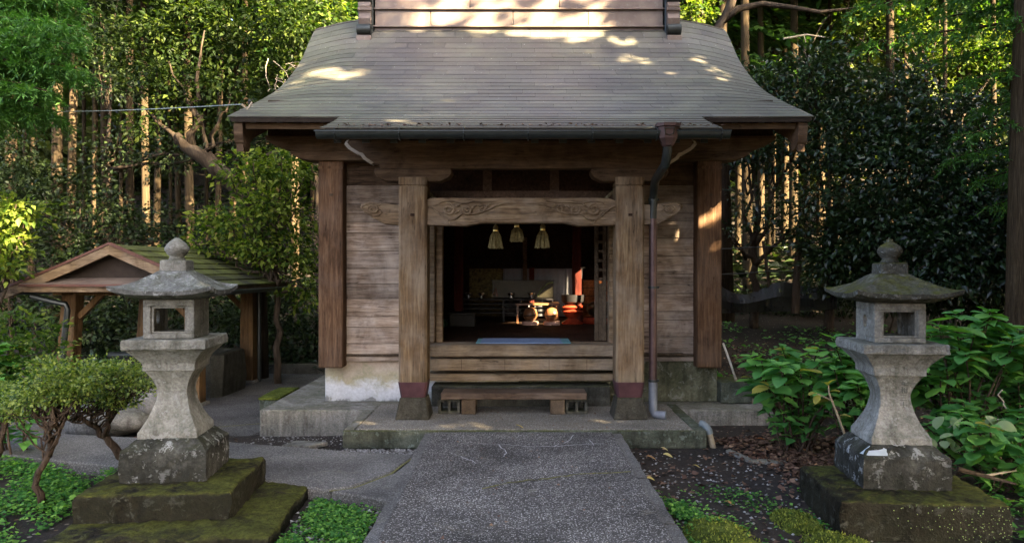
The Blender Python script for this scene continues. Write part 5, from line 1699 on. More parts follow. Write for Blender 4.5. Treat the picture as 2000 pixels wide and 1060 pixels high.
# dark glossy camellias on the right
CAM = [
    ('dark camellia with trunks showing through, nearest the right side of the shrine', 1475, 13.6, [sb(1480, 190, 13.6, 0.75, 0.5, 0.75, 101), sb(1450, 290, 13.4, 0.5, 0.3, 0.4, 22), sb(1530, 290, 13.3, 0.6, 0.4, 0.5, 30), sb(1480, 400, 13.2, 0.6, 0.3, 0.4, 10), sb(1560, 430, 13.2, 0.5, 0.3, 0.5, 15), sb(1430, 470, 13.2, 0.3, 0.3, 0.4, 4)]),
    ('tall dark camellia between the net and the right lantern roof', 1620, 13.2, [sb(1590, 165, 13.2, 0.85, 0.6, 0.7, 120), sb(1650, 270, 12.8, 0.8, 0.6, 0.7, 120), sb(1620, 390, 12.6, 0.7, 0.45, 0.65, 51), sb(1660, 480, 12.4, 0.7, 0.5, 0.7, 106), sb(1620, 520, 12.5, 0.4, 0.4, 0.4, 25)]),
    ('broad dark camellia directly behind the right lantern finial', 1760, 12.6, [sb(1740, 200, 12.8, 0.9, 0.6, 0.8, 132), sb(1770, 320, 12.2, 0.9, 0.7, 0.8, 149), sb(1730, 430, 12.0, 0.75, 0.6, 0.65, 120), sb(1800, 480, 11.8, 0.75, 0.6, 0.7, 130)]),
    ('dark glossy camellia filling the right edge behind the hydrangeas', 1900, 12.0, [sb(1870, 260, 12.2, 0.9, 0.6, 0.8, 132), sb(1900, 390, 11.6, 0.9, 0.7, 0.8, 149), sb(1860, 500, 11.2, 0.7, 0.6, 0.6, 120), sb(1950, 500, 11.0, 0.7, 0.6, 0.65, 120), sb(1990, 380, 11.2, 0.7, 0.6, 0.9, 120)]),
]
for (lab, px, Y, bl) in CAM:
    b0 = gpos(px, Y)
    broadleaf('camellia_tree', lab, b0, (b0[0], b0[1], b0[2] + 1.2), bl, 22, 0.16, 0.105, 'camellia_leaf', 0.09, 'camellias on the right', shell=0.3, width=0.25, droop=0.3)

# big leaning evergreen on the left with its broken limb
b0 = gpos(505, 12.2)
t = thing('evergreen_tree', 'leaning evergreen tree with a broken limb behind the left eave', 'tree', b0, 'evergreens on the left')
m = MB()
m.tube([b0, at(500, 480, 12.2), at(480, 380, 12.2), at(440, 345, 12.1), at(400, 310, 12.0), at(362, 285, 12.0), at(345, 262, 12.0)], [0.17, 0.16, 0.15, 0.14, 0.115, 0.10, 0.05], 12)
m.tube([at(375, 292, 12.0), at(372, 262, 12.0), at(388, 240, 12.0), at(398, 224, 12.0)], [0.09, 0.07, 0.05, 0.025], 10)
for q, (a, b_) in enumerate((((362, 285), (260, 200)), ((400, 310), (450, 180)), ((480, 380), (560, 240)), ((440, 345), (330, 120)), ((480, 380), (590, 420)), ((372, 262), (400, 60)))):
    limb(m, at(*a, 12.05), at(*b_, 12.1), 0.05, 0.012, 9, 0.08, q)
m.build('trunk', 'branch_bark', t, smooth=True)
bl = [sb(270, 70, 12.5, 0.75, 0.7, 0.7, 50), sb(380, 60, 12.6, 0.9, 0.7, 0.75, 60), sb(500, 60, 12.8, 0.9, 0.7, 0.75, 60), sb(590, 40, 13.0, 0.7, 0.6, 0.6, 43), sb(310, 170, 12.2, 0.75, 0.6, 0.5, 31), sb(430, 175, 12.3, 0.85, 0.7, 0.5, 36), sb(540, 150, 12.8, 0.6, 0.5, 0.5, 28), sb(300, 240, 12.0, 0.5, 0.4, 0.35, 12), sb(440, 240, 12.3, 0.5, 0.4, 0.3, 11)]
c = link_mesh('crown', foliage(bl, 26, 0.15, 0.10, 'crown', 'evergreen_leaf', b0, shell=0.4, width=0.26), t)
c['kind'] = 'stuff'
for q, (px, py) in enumerate(((560, 190), (585, 215), (545, 215), (575, 175), (530, 200))):
    pass
tw = MB()
for q in range(14):
    s_ = at(rng.uniform(515, 590), rng.uniform(110, 180), 12.4)
    tw.tube(wobble(s_, s_ + Vector((rng.uniform(-0.35, 0.35), rng.uniform(-0.2, 0.2), rng.uniform(-0.7, 0.1))), 5, 0.06, q), [0.008, 0.007, 0.006, 0.004, 0.003], 5)
o = tw.build('dead_twigs', 'dead_twig', t)
o['kind'] = 'stuff'

b0 = gpos(545, 11.6)
broadleaf('evergreen_tree', 'sunlit low evergreen between the pavilion and the shrine wall', b0, tuple(at(540, 560, 11.6)), [sb(480, 330, 11.4, 0.45, 0.4, 0.3, 26), sb(560, 330, 11.6, 0.55, 0.5, 0.35, 40), sb(450, 430, 11.3, 0.55, 0.4, 0.28, 30), sb(545, 400, 11.4, 0.6, 0.5, 0.35, 46), sb(420, 480, 11.5, 0.5, 0.4, 0.25, 22), sb(570, 480, 11.5, 0.5, 0.5, 0.35, 40), sb(500, 490, 11.3, 0.5, 0.4, 0.2, 24), sb(590, 560, 11.7, 0.35, 0.4, 0.35, 22)], 22, 0.12, 0.09, 'sunlit_tint_leaf', 0.06, 'evergreens on the left', shell=0.3, width=0.28)
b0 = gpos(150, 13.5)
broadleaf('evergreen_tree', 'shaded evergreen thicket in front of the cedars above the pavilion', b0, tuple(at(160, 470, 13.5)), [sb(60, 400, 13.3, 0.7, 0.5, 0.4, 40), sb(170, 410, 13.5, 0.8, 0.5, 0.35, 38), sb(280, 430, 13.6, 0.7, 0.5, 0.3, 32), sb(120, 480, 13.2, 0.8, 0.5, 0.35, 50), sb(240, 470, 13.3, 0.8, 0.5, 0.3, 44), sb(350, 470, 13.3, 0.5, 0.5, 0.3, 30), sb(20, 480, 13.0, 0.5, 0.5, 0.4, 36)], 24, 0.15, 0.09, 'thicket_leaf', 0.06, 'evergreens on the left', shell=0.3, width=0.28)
b0 = gpos(195, 14.5)
broadleaf('evergreen_tree', 'tall dim evergreen in front of the cedars left of the leaning tree', b0, tuple(at(215, 330, 14.4)), [sb(200, 40, 14.5, 0.6, 0.6, 0.7, 50), sb(215, 150, 14.3, 0.6, 0.5, 0.5, 34), sb(235, 280, 14.2, 0.7, 0.5, 0.4, 22), sb(330, 300, 14.0, 0.8, 0.5, 0.4, 26), sb(480, 300, 13.8, 0.6, 0.5, 0.4, 26), sb(560, 250, 14.0, 0.6, 0.5, 0.4, 22)], 24, 0.16, 0.095, 'thicket_leaf', 0.07, 'evergreens on the left', shell=0.3, width=0.28)
b0 = gpos(-30, 9.0)
broadleaf('evergreen_tree', 'bright yellow-green shrub tree at the left edge above the pavilion eave', b0, tuple(at(-10, 640, 9.0)), [sb(20, 420, 8.9, 0.28, 0.3, 0.16, 22), sb(0, 480, 8.8, 0.26, 0.3, 0.2, 22), sb(40, 410, 8.9, 0.2, 0.2, 0.1, 10), sb(10, 520, 8.7, 0.2, 0.25, 0.15, 14)], 22, 0.09, 0.085, 'sunlit_tint_leaf', 0.04, 'evergreens on the left', shell=0.2, width=0.28)

# conifer boughs reaching in: top left and right
def conifer(label, base, boughs, dia, group):
    t_ = thing('conifer_tree', label, 'tree', base, group)
    m_ = MB()
    m_.tube([base, (base[0], base[1], base[2] + 3), (base[0], base[1], base[2] + 9)], [dia / 2, dia * 0.45, dia * 0.25], 12)
    P, D, N, S = [], [], [], []
    for (a, b_, w, n_) in boughs:
        a, b_ = Vector(a), Vector(b_)
        m_.tube(wobble(a, b_, 6, 0.04, 3), [0.03, 0.026, 0.02, 0.015, 0.01, 0.005], 6)
        d_ = (b_ - a)
        dn = np.array(d_.normalized())
        side = unit(np.cross(dn, [0, 0, 1]))
        for _ in range(n_):
            u = nrg.random() ** 0.8
            root = np.array(a.lerp(b_, u))
            sg = 1 if nrg.random() > 0.5 else -1
            tl = w * (1.1 - 0.7 * u) * nrg.uniform(0.5, 1.1)
            td = unit(side * sg + dn * nrg.uniform(0.3, 1.0) + nrg.normal(size=3) * 0.25 + np.array([0, 0, -0.22]))
            k2 = int(26 * tl / 0.5) + 6
            uu = nrg.random(k2)
            pos = root + td * (uu * tl)[:, None] + np.array([0, 0, -1]) * (0.35 * tl * uu ** 2)[:, None]
            ds = td * 0.8 + nrg.normal(size=(k2, 3)) * 0.55
            P.append(pos); D.append(ds); N.append(np.array([0, 0, 1]) + nrg.normal(size=(k2, 3)) * 0.5)
            S.append(0.085 * nrg.uniform(0.6, 1.3, k2))
    P, D, N, S = map(np.concatenate, (P, D, N, S))
    m_.build('trunk', 'cedar_bark', t_, smooth=True)
    me_ = leaf_mesh('crown', P - np.array(base), D, N, S, 'conifer_leaf', cheap=True, width=0.10, fold=0.0, droop=0.1)
    c_ = link_mesh('crown', me_, t_)
    c_['kind'] = 'stuff'
    return t_


b0 = gpos(-160, 8.3)
bou = []
for q in range(24):
    z = rng.uniform(-50, 235)
    ex = 165 - 70 * max(0, (z - 120) / 120) + rng.uniform(-70, 10)
    bou.append((at(-150, z - 45, 8.3 + rng.uniform(-0.5, 0.5)), at(ex, z + rng.uniform(-5, 22), 8.3 + rng.uniform(-0.8, 0.8)), 0.6, 80))
conifer('feathery conifer boughs hanging into the top left corner', b0, bou, 0.35, 'conifers at the edges')
b0 = gpos(2150, 9.6)
bou = []
for (z, ex) in ((40, 1760), (75, 1690), (10, 1640), (-20, 1700), (110, 1830), (210, 1900), (255, 1880), (300, 1850), (345, 1905), (395, 1930), (330, 1950), (150, 1880), (60, 1860), (20, 1900), (-10, 1850), (180, 1960)):
    bou.append((at(2140, z - 60, 9.6 + rng.uniform(-0.4, 0.4)), at(ex, z + 10, 9.6 + rng.uniform(-0.6, 0.6)), 0.55, 60))
conifer('feathery conifer boughs hanging into the right edge of the photo', b0, bou, 0.4, 'conifers at the edges')

# pale sunlit maples high in the background, and a bare curved branch
b0 = gpos(1890, 19)
broadleaf('maple_tree', 'pale sunlit yellow-green maple high in the wood at the right', b0, tuple(at(1880, 260, 19)), [sb(1880, 110, 19, 1.0, 0.8, 0.6, 60), sb(1950, 90, 19, 0.8, 0.8, 0.6, 40), sb(1780, 60, 19.5, 0.9, 0.8, 0.5, 40), sb(1690, 40, 20, 1.0, 0.8, 0.6, 36)], 22, 0.22, 0.12, 'sunny_leaf', 0.1, 'sunlit maples', shell=0.3)
b0 = gpos(1350, 15.5)
broadleaf('maple_tree', 'bright yellow-green maple peeking over the right end of the ridge', b0, tuple(at(1350, 120, 15.5)), [sb(1345, 35, 15.5, 0.35, 0.4, 0.25, 26), sb(1370, 15, 15.5, 0.3, 0.4, 0.2, 16)], 20, 0.12, 0.09, 'sunny_leaf', 0.05, 'sunlit maples', shell=0.2)
b0 = gpos(620, 15.0)
broadleaf('maple_tree', 'light green tree rising over the left end of the roof', b0, tuple(at(620, 200, 15)), [sb(560, 50, 15.0, 0.7, 0.5, 0.5, 50), sb(620, 20, 15.2, 0.6, 0.5, 0.4, 40), sb(655, 45, 15.2, 0.35, 0.4, 0.25, 16), sb(600, 130, 15, 0.4, 0.4, 0.5, 26)], 22, 0.15, 0.10, 'sunny_leaf', 0.07, 'sunlit maples', shell=0.3)
t = thing('bare_branch_tree', 'dark curved trunk with a long bare branch right of the ridge', 'tree', gpos(1420, 14.2))
m = MB()
m.tube([gpos(1420, 14.2), at(1408, 200, 14.2), at(1400, 60, 14.2), at(1425, 15, 14.2), at(1440, -30, 14.2)], [0.15, 0.13, 0.11, 0.09, 0.08], 12)
m.tube([at(1402, 50, 14.2), at(1440, 18, 14.2), at(1490, 8, 14.2), at(1540, 14, 14.1), at(1600, 24, 14.0), at(1670, 16, 14.0)], [0.08, 0.065, 0.055, 0.045, 0.035, 0.015], 10)
m.build('trunk', 'branch_bark', t, smooth=True)
m = MB()
m.tube([at(1530, 76, 14.0), at(1575, 68, 14.0), at(1618, 74, 14.0)], [0.018, 0.02, 0.008], 6)
m.tube([at(1570, 69, 14.0), at(1574, 84, 14.0)], [0.012, 0.006], 6)
m.build('dead_twig', 'dead_twig', t)
m = MB()
for q, (a, b_) in enumerate((((1560, 120), (1620, 30)), ((1650, 150), (1690, 60)))):
    limb(m, at(*a, 14.2), at(*b_, 14.3), 0.02, 0.006, 6, 0.05, q)
m.build('thin_twigs', 'branch_bark', t)

def thicket(label, spots, mat='thicket_leaf', size=0.10):
    b_ = (spots[0][0][0], spots[0][0][1], ground_z(spots[0][0][0], spots[0][0][1]))
    t_ = thing('understory_shrub', label, 'shrub', b_, 'shrubs under the trees')
    for q, (c, r, n_) in enumerate(spots):
        m_ = MB()
        limb(m_, (c[0], c[1], ground_z(c[0], c[1]) - 0.05), c, 0.025, 0.008, 6, 0.05, q)
        m_.build('stem', 'branch_bark', t_, smooth=True)
    c_ = link_mesh('foliage', foliage(spots, 22, 0.16, size, 'foliage', mat, b_, shell=0.3, width=0.28), t_)
    c_['kind'] = 'stuff'


thicket('tall dark sapling in front of the cedars at the left edge', [sb(25, 300, 13.6, 0.5, 0.4, 0.6, 40), sb(70, 360, 13.8, 0.6, 0.4, 0.5, 40), sb(180, 350, 14.2, 0.5, 0.4, 0.5, 24), sb(20, 400, 13.4, 0.5, 0.4, 0.4, 30)])
thicket('dark shrub seen under the pavilion roof', [sb(260, 610, 13.8, 0.8, 0.5, 0.45, 50), sb(180, 640, 13.6, 0.8, 0.5, 0.4, 50), sb(330, 640, 13.6, 0.7, 0.5, 0.4, 50), sb(60, 620, 13.8, 0.8, 0.5, 0.6, 50)])
thicket('dark shrub between the pavilion and the shrine corner post', [sb(460, 640, 13.6, 0.7, 0.5, 0.4, 50), sb(540, 600, 13.8, 0.7, 0.5, 0.6, 60), sb(600, 660, 13.5, 0.6, 0.5, 0.4, 50), sb(420, 590, 14.0, 0.7, 0.5, 0.5, 50)])
thicket('dark shrub on the bank behind the net', [sb(1450, 600, 15.2, 0.8, 0.5, 0.3, 40), sb(1540, 595, 15.0, 0.8, 0.5, 0.3, 40), sb(1650, 560, 14.6, 0.8, 0.5, 0.55, 60)])
thicket('dark shrub on the bank behind the right lantern', [sb(1740, 560, 12.6, 0.7, 0.5, 0.4, 60), sb(1830, 570, 12.2, 0.8, 0.5, 0.4, 60), sb(1930, 580, 11.8, 0.8, 0.5, 0.45, 60), sb(2000, 600, 11.4, 0.6, 0.5, 0.5, 50)])

# ------------------------------------------------------------------ shrubs and ground plants
def leaf_template(seed, L=1.0, W=0.36, nseg=5, curl=0.18):
    """a single broad leaf with a folded midrib, unit long, growing along +y"""
    r_ = random.Random(seed)
    vs, fs = [], []
    for i in range(nseg + 1):
        t_ = i / nseg
        w = W * math.sin(math.pi * min(1, t_ ** 1.05 * 0.95 + 0.02)) ** 0.7
        z = -curl * t_ ** 2 + 0.05 * math.sin(t_ * 4 + seed)
        if i == nseg:
            w = 0.004
        vs += [(-w, t_, z + w * 0.28), (0, t_, z), (w, t_, z + w * 0.28 + r_.uniform(-0.02, 0.02))]
    for i in range(nseg):
        a = i * 3
        fs += [(a, a + 1, a + 4, a + 3), (a + 1, a + 2, a + 5, a + 4)]
    return vs, fs


def leaf_meshes(mat, n, W=0.36, tints=(0.1, 0.4, 0.7, 0.95)):
    out = []
    for s_ in range(n):
        vs, fs = leaf_template(s_, W=W * (0.9 + 0.2 * (s_ % 3) / 2))
        me = bpy.data.meshes.new('leaf')
        me.from_pydata(vs, [], fs)
        a = me.attributes.new('tint', 'FLOAT', 'POINT')
        a.data.foreach_set('value', [0.0] * len(vs))
        me.materials.append(MATS[mat])
        me.polygons.foreach_set('use_smooth', [True] * len(me.polygons))
        out.append(me)
    return out


HYD = leaf_meshes('hydrangea_leaf', 4, 0.34)
YEL = leaf_meshes('yellow_leaf', 2)
SPR = leaf_meshes('pale_sprout_leaf', 2)


def put_leaf(me, parent, base, d, size, roll=0.0):
    d = Vector(d).normalized()
    x = d.cross(Vector((0, 0, 1)))
    if x.length < 0.05:
        x = Vector((1, 0, 0))
    x.normalize()
    z = x.cross(d)
    M = Matrix((x, d, z)).transposed().to_4x4() @ Matrix.Rotation(roll, 4, 'Y')
    o = link_mesh('leaf', me, parent)
    o.matrix_local = Matrix.Translation(Vector(base) - ORG[parent]) @ M @ Matrix.Scale(size, 4)
    return o


def hydrangea(label, x, y, stems, h, spread, lsize, seed, group, yellow=0.02, name='hydrangea_bush'):
    r_ = random.Random(seed)
    z0 = ground_z(x, y)
    t_ = thing(name, label, 'bush', (x, y, z0), group)
    m_ = MB()
    fill_p, fill_d, fill_s = [], [], []
    for s_ in range(stems):
        a = r_.uniform(0, 6.283)
        rr = math.sqrt(r_.random()) * spread
        top = Vector((x + math.cos(a) * rr, y + math.sin(a) * rr * 0.8, z0 + h * r_.uniform(0.6, 1.0) * (1 - 0.25 * rr / spread)))
        pts = wobble((x + r_.uniform(-0.15, 0.15), y + r_.uniform(-0.1, 0.1), z0 - 0.02), top, 5, 0.03, seed * 31 + s_)
        m_.tube(pts, [0.011, 0.01, 0.009, 0.007, 0.005], 5)
        rot = r_.uniform(0, 3.14)
        top = Vector(pts[-1])
        ax = (top - Vector(pts[-2])).normalized()
        for (nl, back, k_sz, z_lo, z_hi) in ((3, 0.0, 0.62, 0.15, 0.6), (4, 0.035, 1.0, -0.05, 0.3), (3, 0.11, 1.05, -0.25, 0.15)):
            for k2 in range(nl):
                an = rot + k2 * 6.283 / nl + back * 9 + r_.uniform(-0.35, 0.35)
                d_ = (math.cos(an), math.sin(an), r_.uniform(z_lo, z_hi))
                me_ = r_.choice(HYD) if r_.random() > yellow else r_.choice(YEL)
                put_leaf(me_, t_, top - ax * back, d_, lsize * k_sz * r_.uniform(0.7, 1.15), r_.uniform(-0.25, 0.25))
        for j in range(14):
            f_ = r_.uniform(0.2, 0.95)
            p_ = pts[0].lerp(top, f_)
            an = r_.uniform(0, 6.283)
            fill_p.append(tuple(p_)); fill_d.append((math.cos(an), math.sin(an), r_.uniform(-0.3, 0.4))); fill_s.append(lsize * r_.uniform(0.45, 0.9))
    m_.build('stems', 'azalea_bark', t_, smooth=True)
    me_ = leaf_mesh('inner_leaves', np.array(fill_p) - np.array((x, y, z0)), np.array(fill_d), np.tile([0, 0, 1.0], (len(fill_p), 1)) + nrg.normal(size=(len(fill_p), 3)) * 0.3, np.array(fill_s), 'hydrangea_leaf', width=0.33)
    o_ = link_mesh('inner_leaves', me_, t_)
    o_['kind'] = 'stuff'
    return t_


HG = 'hydrangeas along the right bank'
hydrangea('hydrangea bush left of the right lantern, reaching the bank', 2.52, 6.7, 26, 1.1, 0.5, 0.19, 1, HG, 0.03)
hydrangea('hydrangea bush growing close behind the right lantern shaft', 3.0, 6.45, 24, 1.25, 0.5, 0.19, 2, HG)
hydrangea('tall hydrangea bush right of the right lantern roof', 3.75, 6.3, 29, 1.5, 0.5, 0.20, 3, HG, 0.01)
hydrangea('hydrangea bush at the right edge beside the tall one', 4.4, 6.4, 28, 1.36, 0.55, 0.20, 4, HG, 0.01)
hydrangea('low hydrangea bush at the foot of the bank right of the right lantern', 3.62, 5.6, 22, 0.72, 0.5, 0.17, 5, HG)
hydrangea('small hydrangea on the bank behind the leaning stick', 3.1, 8.2, 9, 0.5, 0.4, 0.14, 6, HG)
hydrangea('hydrangea bush further up the bank behind the lantern', 3.9, 7.7, 22, 1.05, 0.6, 0.19, 8, HG)
lb = hydrangea('leafy green bush with a few large leaves at the left edge', -4.42, 6.4, 9, 1.25, 0.35, 0.21, 7, 'bushes at the left edge', 0.12, 'broadleaf_bush')
c_ = link_mesh('small_leaves', foliage([sb(20, 640, 6.4, 0.26, 0.3, 0.18, 26), sb(70, 690, 6.3, 0.22, 0.3, 0.15, 22), sb(0, 720, 6.2, 0.3, 0.3, 0.2, 26), sb(95, 655, 6.5, 0.12, 0.2, 0.12, 10)], 14, 0.06, 0.055, 'small_leaves', 'sunny_leaf', tuple(ORG[lb]), shell=0.3, width=0.3), lb)
c_['kind'] = 'stuff'
sp_ = thing('pale_seedling', 'yellow-green seedling with thin stem beside the right lantern', 'seedling', (2.55, 6.2, -0.17))
m = MB()
m.tube([at(1650, 848, 6.1), at(1632, 800, 6.1), at(1620, 770, 6.1), at(1618, 752, 6.1)], [0.012, 0.01, 0.008, 0.006], 6)
m.tube([at(1622, 780, 6.1), at(1595, 768, 6.1)], [0.007, 0.004], 5)
m.build('stem', 'pvc_old', sp_)
for (px, py, dx, dz) in ((1618, 752, 0.4, 0.8), (1595, 768, -1, 0.1), (1600, 772, -0.6, -0.5), (1620, 765, 1, 0.3), (1640, 812, 1, 0.2), (1616, 752, -0.6, 0.5)):
    put_leaf(rng.choice(YEL), sp_, at(px, py, 6.1), (dx, -0.5, dz), 0.09)
# wilted pale leaves lying right of the lantern shaft
sp_ = thing('wilted_weeds', 'limp pale green weeds lying beside the right lantern base', 'weeds', (3.35, 5.6, -0.17))
for q in range(34):
    p_ = at(rng.uniform(1815, 1960), rng.uniform(812, 862), rng.uniform(5.4, 5.8))
    put_leaf(rng.choice(SPR if q % 3 else HYD), sp_, p_, (rng.uniform(-1, 1), rng.uniform(-0.8, 0.2), rng.uniform(-0.9, 0.1)), rng.uniform(0.09, 0.15), rng.uniform(-1, 1))
m = MB()
for q in range(9):
    a = at(rng.uniform(1800, 1990), rng.uniform(790, 880), 5.7)
    m.tube(wobble(a, a + Vector((rng.uniform(-0.4, 0.5), rng.uniform(-0.1, 0.1), rng.uniform(-0.1, 0.25))), 5, 0.03, q), 0.006, 5)
m.build('stems', 'dead_twig', sp_)

# clipped azalea with twisting bare trunks
def azalea(label, base, forks, pads, seed):
    t_ = thing('azalea_bush', label, 'bush', base, 'azaleas beside the left lantern')
    m_ = MB()
    r_ = random.Random(seed)
    for (path_, r0, r1) in forks:
        pts = []
        for i in range(len(path_) - 1):
            a, b_ = Vector(path_[i]), Vector(path_[i + 1])
            for j in range(3):
                pts.append(a.lerp(b_, j / 3) + Vector((r_.uniform(-1, 1), r_.uniform(-1, 1), r_.uniform(-1, 1))) * 0.012)
        pts.append(Vector(path_[-1]))
        n_ = len(pts)
        m_.tube(pts, [r0 + (r1 - r0) * i / (n_ - 1) for i in range(n_)], 7)
        end = pts[-1]
        for q in range(22):
            c_, rr, _ = r_.choice(pads)
            e = Vector(c_) + Vector((r_.uniform(-1, 1) * rr[0], r_.uniform(-1, 1) * rr[1], r_.uniform(-0.9, 0.5) * rr[2]))
            if (e - end).length < 0.75:
                m_.tube(wobble(pts[r_.randint(n_ // 3, n_ - 1)], e, 8, 0.028, seed + q), [0.007, 0.0065, 0.006, 0.005, 0.0045, 0.004, 0.003, 0.002], 5)
    m_.build('trunk', 'azalea_bark', t_, smooth=True)
    me_ = foliage(pads, 34, 0.05, 0.026, 'crown', 'azalea_leaf', base, shell=0.2, width=0.3, upbias=1.2)
    c_ = link_mesh('crown', me_, t_)
    c_['kind'] = 'stuff'


A0 = tuple(at(80, 985, 5.05))
azalea('clipped yellow-green azalea with pale twisting trunk at the left corner', A0, [([A0, at(68, 935, 5.05), at(95, 890, 5.0), at(98, 865, 5.0), at(88, 830, 5.0), at(70, 800, 5.0)], 0.026, 0.010), ([at(95, 890, 5.0), at(112, 850, 5.02), at(128, 815, 5.05), at(135, 790, 5.05)], 0.016, 0.007), ([at(98, 866, 5.0), at(92, 845, 4.95), at(110, 822, 4.95)], 0.011, 0.005)],
       [sb(105, 745, 5.05, 0.17, 0.2, 0.07, 44), sb(40, 778, 5.1, 0.13, 0.18, 0.07, 26), sb(150, 728, 5.15, 0.16, 0.18, 0.05, 36), sb(80, 772, 4.95, 0.14, 0.14, 0.045, 24), sb(135, 768, 4.98, 0.12, 0.14, 0.05, 22), sb(95, 716, 5.2, 0.12, 0.15, 0.035, 20), sb(165, 752, 5.0, 0.1, 0.12, 0.05, 16), sb(20, 800, 5.05, 0.09, 0.12, 0.05, 10)], 5)
A1 = tuple(at(236, 890, 5.75))
azalea('clipped fresh green azalea leaning out behind the left lantern base', A1, [([A1, at(215, 862, 5.7), at(190, 838, 5.65), at(170, 822, 5.6), at(148, 800, 5.6)], 0.034, 0.012), ([at(205, 852, 5.66), at(214, 820, 5.6), at(232, 795, 5.6), at(246, 778, 5.6)], 0.014, 0.006), ([at(178, 828, 5.62), at(182, 800, 5.6), at(200, 782, 5.6)], 0.012, 0.006), ([at(170, 822, 5.6), at(140, 826, 5.6), at(118, 815, 5.6)], 0.008, 0.004)],
       [sb(215, 735, 5.6, 0.18, 0.2, 0.08, 48), sb(262, 755, 5.6, 0.13, 0.16, 0.055, 24), sb(185, 722, 5.7, 0.15, 0.18, 0.05, 30), sb(245, 720, 5.7, 0.13, 0.16, 0.05, 26), sb(215, 775, 5.55, 0.12, 0.14, 0.05, 20), sb(290, 748, 5.6, 0.07, 0.1, 0.04, 9), sb(250, 780, 5.6, 0.09, 0.12, 0.04, 12), sb(170, 760, 5.6, 0.1, 0.12, 0.05, 14)], 9)
A2 = tuple(at(-5, 890, 5.6))
azalea('azalea with dark stem cut by the left edge of the photo', A2, [([A2, at(5, 850, 5.6), at(15, 810, 5.6), at(0, 780, 5.6)], 0.03, 0.012)],
       [sb(-5, 790, 5.6, 0.16, 0.2, 0.08, 34), sb(20, 765, 5.7, 0.14, 0.18, 0.06, 24)], 13)

# ground cover: countless small leaves, on the soil and away from stone
def on_stone(x, y):
    if -0.95 < x < 1.02 and y < 7:
        return True
    if -1.9 < x < -0.88 and 5.52 - (x + 1.9) * 0.47 < y < 9:
        return True
    if x < -1.9 and 5.5 + (-1.9 - x) * 0.31 < y < 7.0 + max(0, -2.6 - x) * 0.2:
        return True
    if -3.0 < x < -1.45 and 4.2 < y < 5.7:
        return True
    if 1.98 < x < 3.06 and 4.42 < y < 5.4:
        return True
    return False


def carpet(name, label, region, n, size, mat, zlo, zhi, dens=None, width=0.42, layers=1.0):
    P = []
    while len(P) < n:
        x, y = rng.uniform(region[0], region[1]), rng.uniform(region[2], region[3])
        if on_stone(x, y) or (dens and rng.random() > dens(x, y)):
            continue
        P.append((x, y, ground_z(x, y) + rng.uniform(zlo, zhi)))
    P = np.array(P)
    a = nrg.uniform(0, 6.283, n)
    D = np.stack([np.cos(a), np.sin(a), nrg.uniform(-0.2, 0.5, n)], 1)
    N = np.array([0, 0, 1.0]) + nrg.normal(size=(n, 3)) * 0.35
    me_ = leaf_mesh(name, P, D, N, size * nrg.uniform(0.5, 1.4, n), mat, width=width)
    o_ = link_mesh(name, me_)
    o_['kind'] = 'stuff'
    tag(o_, label, 'plants')
    return o_


def clump(f, t0=0.35):
    def d(x, y):
        v_ = 0.5 + 0.25 * math.sin(x * 5.1 * f + 1.0) * math.sin(y * 4.3 * f) + 0.25 * math.sin(x * 9.7 * f + y * 7.9 * f)
        return max(0.03, min(1, (v_ - t0) * 3))
    return d


carpet('ground_cover', 'bright green ground cover around the left plinth and azaleas', (-6.0, -2.0, 3.0, 6.6), 38000, 0.032, 'cover_leaf', 0.0, 0.085, clump(0.8, 0.2))
carpet('ground_cover', 'low green ground cover between the left plinth and the path', (-2.0, -0.9, 3.2, 5.6), 12000, 0.024, 'cover_leaf', 0.0, 0.04, lambda x, y: 0.15 + 0.85 * (1 if clump(1.0, 0.3)(x, y) > 0.4 else 0.2))
carpet('ground_cover', 'green sprigs and clover along the right edge of the path', (0.98, 2.2, 3.2, 5.55), 6000, 0.026, 'cover_leaf', 0.0, 0.05, lambda x, y: (1 if clump(0.9, 0.35)(x, y) > 0.5 else 0.1) * (1 if (x < 1.02 + (5.5 - y) * 0.42) else 0.12))
carpet('ground_cover', 'leafy weeds right of the right lantern plinth', (3.0, 4.6, 3.6, 5.6), 2600, 0.06, 'cover_leaf', 0.0, 0.08, clump(0.8, 0.3))
carpet('ground_cover', 'scattered green seedlings on the shaded bank behind the shrine', (2.5, 7.5, 8.6, 13.5), 1500, 0.075, 'hydrangea_leaf', 0.0, 0.14, clump(0.5, 0.5))
carpet('ground_cover', 'dim undergrowth behind the pavilion', (-9.0, -2.3, 12.8, 16.0), 5000, 0.09, 'camellia_leaf', 0.0, 0.35, clump(0.4, 0.4))
carpet('undergrowth', 'dark undergrowth covering the floor of the wood among the cedars', (-26, 26, 15.0, 34.0), 22000, 0.30, 'thicket_leaf', 0.0, 0.7, None, 0.3)
carpet('leaf_litter', 'brown leaf litter heaped left of the right lantern base', (1.9, 3.2, 5.35, 7.2), 4200, 0.055, 'litter_leaf', 0.0, 0.035, lambda x, y: max(0.02, min(1, (x - 1.95 - 0.25 * (6.2 - y)) * 1.6)), 0.34)
carpet('leaf_litter', 'dead leaves scattered over the dark soil right of the path', (1.0, 5.5, 3.4, 12.5), 2600, 0.055, 'litter_leaf', 0.0, 0.012, None, 0.34)
carpet('leaf_litter', 'dead leaves on the floor of the wood at the left', (-9, -2.8, 7.0, 15), 2600, 0.06, 'litter_leaf', 0.0, 0.02, lambda x, y: 1 if (y > 12.9 or y < 7.5) else 0, 0.34)

